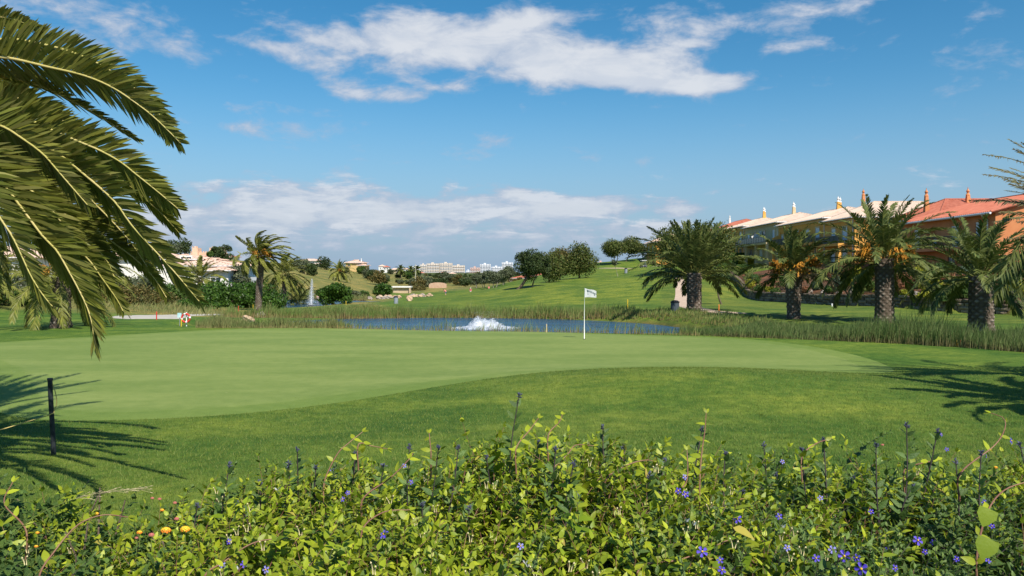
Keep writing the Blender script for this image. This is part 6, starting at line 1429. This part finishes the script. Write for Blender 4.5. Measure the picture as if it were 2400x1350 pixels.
for k, (px, py, s_, lab) in enumerate([(1999,690,.42,'pale round boulder in the soil left of the tallest trunk'),(1967,690,.3,'dark boulder beside the yellow green bush'),(2195,695,.42,'grey boulder behind the bright round bushes'),(2160,668,.4,'boulder up the slope among red shrubs'),(1898,686,.3,'small stone near the clipped ball'),(2372,695,.35,'pale rock in the ground cover at the right border'),(2386,684,.4,'second pale rock at the right border'),(1848,698,.3,'stone in the soil behind the withered palm'),(2150,697,.3,'low stone beside the flat mound'),(2090,683,.3,'stone half hidden by the reddish shrub'),(1930,688,.26,'little stone right of the clipped ball')]):
    p = hit(px, py, 48); rock(p, s_, s_*.8, s_*.8, rockg, lab, 30+k)
rr_ = np.random.RandomState(8)
for k in range(46):
    px = rr_.uniform(800, 1010); D = 140+rr_.rand()*14+(px-800)*.06; s_ = rr_.uniform(.3, .8); rock(gp(px, D), s_, s_*.8, s_*.6, rockm if k % 3 else rockg, 'tan stone of the rocky bank beyond the upper pond', 60+k, 'stones of the rocky bank beyond the upper pond', 'bank_stone')
# fountains
foam = bpy.data.materials.new('water_foam'); foam.use_nodes = True; t_ = NT(foam.node_tree); b_ = foam.node_tree.nodes['Principled BSDF']; b_.inputs['Base Color'].default_value = (.85, .88, .92, 1); b_.inputs['Roughness'].default_value = .35
t_b = t_.n('ShaderNodeBsdfTranslucent'); t_b.inputs[0].default_value = (.85, .88, .92, 1); t_m = t_.n('ShaderNodeMixShader'); t_m.inputs[0].default_value = .35; t_.inp(t_m.inputs[1], b_.outputs[0]); t_.inp(t_m.inputs[2], t_b.outputs[0]); t_.inp([q for q in foam.node_tree.nodes if q.type == 'OUTPUT_MATERIAL'][0].inputs[0], t_m.outputs[0])
def drops(mb, P, s_, r):
    n = len(P); d = r.randn(n, 3, 3); V = P[:, None]+d*s_[:, None, None]; mb.add(V.reshape(-1, 3), np.arange(3*n).reshape(-1, 3))
def fountains():
    r = np.random.RandomState(6)
    x, y = pxy(1138, 51.5); t = empty('bubbling_fountain', (x, y, WATER_Z), 'white foaming low fountain boiling up in the middle of the pond', 'fountain')
    mb = MB()
    for cx, hgt, w_ in ((-.50, .74, .66), (-.05, .60, .6), (.42, .58, .66), (.80, .34, .5)):
        # jets thrown up and falling as sheets
        n = 5500; a = r.rand(n)*6.283; q = r.rand(n)*1.1; rad = w_*q*(1+.15*np.sin(a*5+cx*9)); top = hgt*(1-.75*q**1.8)*(.85+.22*np.sin(a*7+cx*7+q*5)+.08*r.randn(n)); u = r.rand(n)**.5
        P = np.stack([cx+rad*np.cos(a), rad*np.sin(a)*.8, top*u], -1); drops(mb, P, np.full(n, .015), r)
    n = 5000; a = r.rand(n)*6.283; q = .6+r.rand(n)**1.5*1.2; P = np.stack([q*np.cos(a)*1.25, q*np.sin(a)*.9, .01+.10*r.rand(n)**2/(q*q)], -1); drops(mb, P, np.full(n, .025), r)
    n = 500; a = r.rand(n)*6.283; P = np.stack([r.randn(n)*.6, r.randn(n)*.4, .5+r.rand(n)*.6], -1); drops(mb, P, np.full(n, .008), r)
    mb.build('spray', foam, t, kind='stuff')
    core = MB(); 
    for cx, hgt, w_ in ((-.46, .48, .46), (.30, .34, .50)): core.lathe([(w_, -.02), (w_*.95, hgt*.3), (w_*.75, hgt*.65), (w_*.4, hgt*.9), (.02, hgt)], cx, 0, 18)
    core.build('water_dome', foam, t, smooth=True)
    x, y = pxy(729.5, 118); t = empty('jet_fountain', (x, y, UWATER_Z), 'tall thin water jet rising from the upper pond', 'fountain'); mb = MB()
    n = 6000; u = r.rand(n); w_ = .06+.45*(1-u)**.8*(.3+.7*r.rand(n)); P = np.stack([w_*r.randn(n)*.75+.10*u, w_*r.randn(n)*.6, u*4.0], -1); drops(mb, P, .012+.028*(1-u)*.5, r)
    n = 1600; u = r.rand(n)**.5; P = np.stack([-.1-r.rand(n)*1.3*(1-u), r.randn(n)*.3, u*2.2*r.rand(n)], -1); drops(mb, P, np.full(n, .012), r)
    mb.build('spray', foam, t, kind='stuff'); q = MB(); q.tube([(0, 0, 0), (.03, 0, 2.), (.06, 0, 3.9)], [.09, .05, .015], 8); q.build('jet', foam, t, smooth=True)
    q = MB(); q.lathe([(.45, -.1), (.45, .06), (.1, .10)], 0, 0, 14); q.build('nozzle_float', blackp, t)
fountains()
# rope post at the left
def rope_post():
    x, y, z = gp(124, 12.45); t = empty('rope_post', (x, y, z), 'dark rope post standing on the shaded rough at the left', 'post')
    mb = MB(); p = [(.015, 0, -.15), (.0, 0, .3), (-.03, .0, .8), (-.045, 0, 1.17)]; q, _ = catmull(p, 14); mb.tube(q, .036, 10); mb.tube([q[-1], q[-1]+[0, 0, .03]], [.042, .042], 10); mb.build('shaft', blackp, t, smooth=False)
    ro = mat('rope', (.55, .45, .16), .8)
    mb = MB(); a = np.array([-.03, -.04, .63]); b = np.array([-1.6, -.9, .28]); cc, _ = catmull([a, (a+b)/2+np.array([0, 0, -.05]), b], 16); mb.tube(cc, .008, 6); mb.tube([a+[0, 0, .0], a+[.03, -.01, .02], a+[.075, .0, .03]], .008, 6)
    lp, _ = catmull([(.01, -.03, 1.12), (.05, -.02, .98), (.065, -.01, .82), (.03, -.03, .66)], 12); mb.tube(lp, .007, 6); mb.build('rope', ro, t, smooth=True)
    w2 = gp(-100, 11.5); t2 = empty('rope_post', w2, 'rope post outside the left border holding the other end of the rope', 'post'); mb = MB(); mb.tube([(0, 0, -.1), (0, 0, 1.17)], .036, 10); mb.build('shaft', blackp, t2)
rope_post()
# people: one continuous skin body each, clothes as separate pieces
skinm = mat('skin', (.50, .28, .19), .6)
def person(px, D, label, J, shirt, shorts, hair, rz=0.):
    p = gp(px, D); t = empty('person', p, label, 'person', None, rz)
    def skin(name, pts, edges, radii, m, parent):
        me = bpy.data.meshes.new(name); me.from_pydata(pts, edges, []); o = bpy.data.objects.new(name, me); link(o, parent)
        md = o.modifiers.new('s', 'SKIN'); 
        for i, v in enumerate(me.skin_vertices[0].data if me.skin_vertices else []): pass
        return o, md
    # build with tubes blended along joints: torso, limbs, head as one mesh through a skin modifier
    names = list(J['p']); pts = [J['p'][k] for k in names]; ix = {k: i for i, k in enumerate(names)}
    edges = [(ix[a], ix[b]) for a, b in J['e'] if a in ix and b in ix]
    me = bpy.data.meshes.new('body'); me.from_pydata(pts, edges, []); o = bpy.data.objects.new('body', me); link(o, t)
    o.modifiers.new('skin', 'SKIN'); 
    if not me.skin_vertices: bpy.context.view_layer.update()
    lay = me.skin_vertices[0].data if len(me.skin_vertices) else None
    if lay is not None:
        for k in names: lay[ix[k]].radius = (J['r'][k], J['r'][k])
        lay[ix['pelvis']].use_root = True
    o.modifiers.new('sub', 'SUBSURF').levels = 1; me.materials.append(skinm)
    P = {k: np.array(v) for k, v in J['p'].items()}
    sh = MB(); sh.tube([P['pelvis']+[0, 0, .02], (P['pelvis']+P['neck'])/2, P['chest'], P['neck']], [.165, .16, .185, .07], 10)
    for s_ in 'lr': sh.tube([P['sh'+s_], (P['sh'+s_]+P['el'+s_])/2, P['sh'+s_]*.3+P['el'+s_]*.7], [.075, .072, .07], 8)
    sh.build('shirt', shirt, t, smooth=True)
    so = MB(); so.tube([P['pelvis']+[0, 0, .06], P['pelvis']-[0, 0, .06]], [.168, .17], 10)
    for s_ in 'lr': so.tube([P['hip'+s_], P['hip'+s_]*.25+P['kn'+s_]*.75], [.10, .09], 9)
    so.build('shorts', shorts, t, smooth=True)
    h = MB(); hd = P['head']; h.lathe([(.02, .15), (.08, .13), (.108, .06), (.11, .0), (.09, -.03)], 0, .015, 10); ho = h.build('hair', hair, t, smooth=True); ho.location = tuple(hd+np.array([0, 0, -.01]))
    for s_ in 'lr':
        f = MB(); a = P['an'+s_]; f.box(a[0]-.05, a[0]+.05, a[1]-.18, a[1]+.09, a[2]-.08, a[2]+.02); f.build('shoe', whp, t)
    return t
E = [('pelvis','chest'),('chest','neck'),('neck','head'),('chest','shl'),('chest','shr'),('shl','ell'),('ell','hal'),('shr','elr'),('elr','har'),('pelvis','hipl'),('pelvis','hipr'),('hipl','knl'),('knl','anl'),('hipr','knr'),('knr','anr')]
Rr = dict(pelvis=.13, chest=.14, neck=.06, head=.10, shl=.065, shr=.065, ell=.045, elr=.045, hal=.035, har=.035, hipl=.09, hipr=.09, knl=.06, knr=.06, anl=.045, anr=.045)
stand = dict(pelvis=(0,0,.95), chest=(0,0,1.28), neck=(0,0,1.48), head=(0,-.02,1.64), shl=(-.20,0,1.42), shr=(.20,0,1.42), ell=(-.27,0,1.14), elr=(.28,.02,1.15), hal=(-.20,-.15,.92), har=(.18,-.18,.98), hipl=(-.10,0,.88), hipr=(.10,0,.88), knl=(-.11,-.02,.48), knr=(.11,0,.48), anl=(-.12,0,.08), anr=(.12,0,.08))
walk = dict(stand, pelvis=(0,0,.93), chest=(.05,0,1.26), neck=(.10,0,1.45), head=(.14,-.02,1.61), knl=(-.24,0,.50), anl=(-.46,0,.13), knr=(.16,0,.49), anr=(.14,.0,.08), shl=(-.10,-.1,1.38), shr=(.2,.12,1.38), ell=(-.05,-.15,1.1), hal=(.12,-.2,.95))
bend_ = dict(stand, pelvis=(.20,0,.82), chest=(-.02,-.05,1.05), neck=(-.18,-.08,1.18), head=(-.30,-.10,1.28), shl=(-.14,-.2,1.12), shr=(-.06,.14,1.14), ell=(-.22,-.24,.86), elr=(-.16,.05,.86), hal=(-.28,-.2,.62), har=(-.24,-.05,.64), hipl=(.16,-.09,.76), hipr=(.22,.09,.76), knl=(.06,-.11,.44), knr=(.12,.1,.44), anl=(.12,-.1,.08), anr=(.2,.1,.08))
redc = mat('shirt_red', (.62, .10, .16), .8); pinkc = mat('shirt_pink', (.72, .20, .22), .8); magc = mat('shirt_coral', (.72, .26, .22), .8)
person(1103, 186, 'golfer in a red top and white shorts standing still on the far fairway', dict(p=stand, r=Rr, e=E), redc, whp, mat('cap_white', (.75,.72,.66), .7))
person(1145, 187, 'golfer in a pink shirt and dark shorts striding uphill', dict(p=walk, r=Rr, e=E), pinkc, mat('shorts_dark', (.06,.02,.03), .8), mat('hair_dark', (.03,.02,.015), .8))
person(1043, 162, 'golfer bending forward in a coral shirt and blue grey trousers', dict(p=bend_, r=Rr, e=E), magc, mat('shorts_blue', (.12,.17,.27), .8), mat('hair_brown', (.10,.05,.03), .8))
person(745, 146, 'person in a pale pink shirt by the upper pond beside the jet', dict(p=stand, r=Rr, e=E), mat('shirt_pale', (.66,.40,.38), .8), mat('shorts_tan', (.45,.36,.28), .8), mat('hair_brown2', (.12,.06,.03), .8))
def buggy():
    p = gp(1508, 193.5); t = empty('golf_buggy', p, 'dark golf buggy with a white roof parked on the hilltop path', 'golf buggy', None, .12)
    dk = mat('buggy_body', (.03, .04, .06), .4); 
    mb = MB(); mb.prism([(-1.15, .28), (1.15, .28), (1.15, .62), (.55, .74), (.25, .45), (-.35, .45), (-.42, .80), (-1.1, .86), (-1.2, .5)], -.58, .58, axis='x'); mb.build('body', dk, t)
    mb = MB(); mb.prism([(-.75, 1.80), (.75, 1.80), (.85, 1.86), (.7, 1.93), (-.7, 1.93), (-.85, 1.86)], -.62, .62, axis='x'); mb.build('roof', whp, t)
    for a in (-.55, .55):
        for y0, y1 in ((-.62, -.5), (.62, .5)):
            mb = MB(); mb.tube([(a, y0*1.2, .7), (a*.95, y1*1.2, 1.8)], .025, 6); mb.build('roof_post', dk, t)
    mb = MB(); mb.add([(-.5, -.80, .78), (.5, -.80, .78), (.47, -.68, 1.72), (-.47, -.68, 1.72), (-.5, -.79, .78), (.5, -.79, .78), (.47, -.67, 1.72), (-.47, -.67, 1.72)], [(0,1,2,3),(7,6,5,4),(0,4,5,1),(1,5,6,2),(2,6,7,3),(3,7,4,0)]); mb.build('windscreen', mat('buggy_glass', (.09,.12,.16), .15, spec=.6), t)
    mb = MB(); mb.box(-.5, .5, -.0, .45, .76, .88); mb.box(-.5, .5, .40, .52, .881, 1.2); mb.build('seat', mat('seat_pale', (.5,.48,.42), .7), t)
    for a in (-.58, .58):
        for b in (-.75, .72):
            w_ = MB(); w_.tube([(a-.09*np.sign(a)*-1, b, .23), (a-.09*np.sign(a), b, .23)], .23, 14); wh = w_.build('wheel', blackp, t); q = MB(); q.tube([(a+.10*np.sign(a), b, .23), (a+.088*np.sign(a), b, .23)], .12, 10); q.build('hub', whp, wh)
    for a in (-.38, .38):
        mb = MB(); mb.tube([(a, -1.21, .56), (a, -1.19, .56)], .08, 10); mb.build('headlight', whp, t)
buggy()
# white tee markers by the wall
for px, py, lab in [(1753,696,'white marker peg below the bend of the stone wall'),(1950,716,'white marker peg at the foot of the stone wall')]:
    p = hit(px, py+2, 48); t = empty('marker_peg', p, lab, 'peg'); mb = MB(); mb.lathe([(.06, -.05), (.06, .18), (.03, .24)], 0, 0, 8); mb.build('post', whp, t)
# lamp post pole among the far scrub
p = gp(974, 300); t = empty('utility_pole', p, 'pale concrete pole rising from the scrub behind the shed', 'pole'); mb = MB(); mb.tube([(0, 0, -1), (0, 0, 7.)], [.16, .1], 8); mb.build('shaft', concm, t)
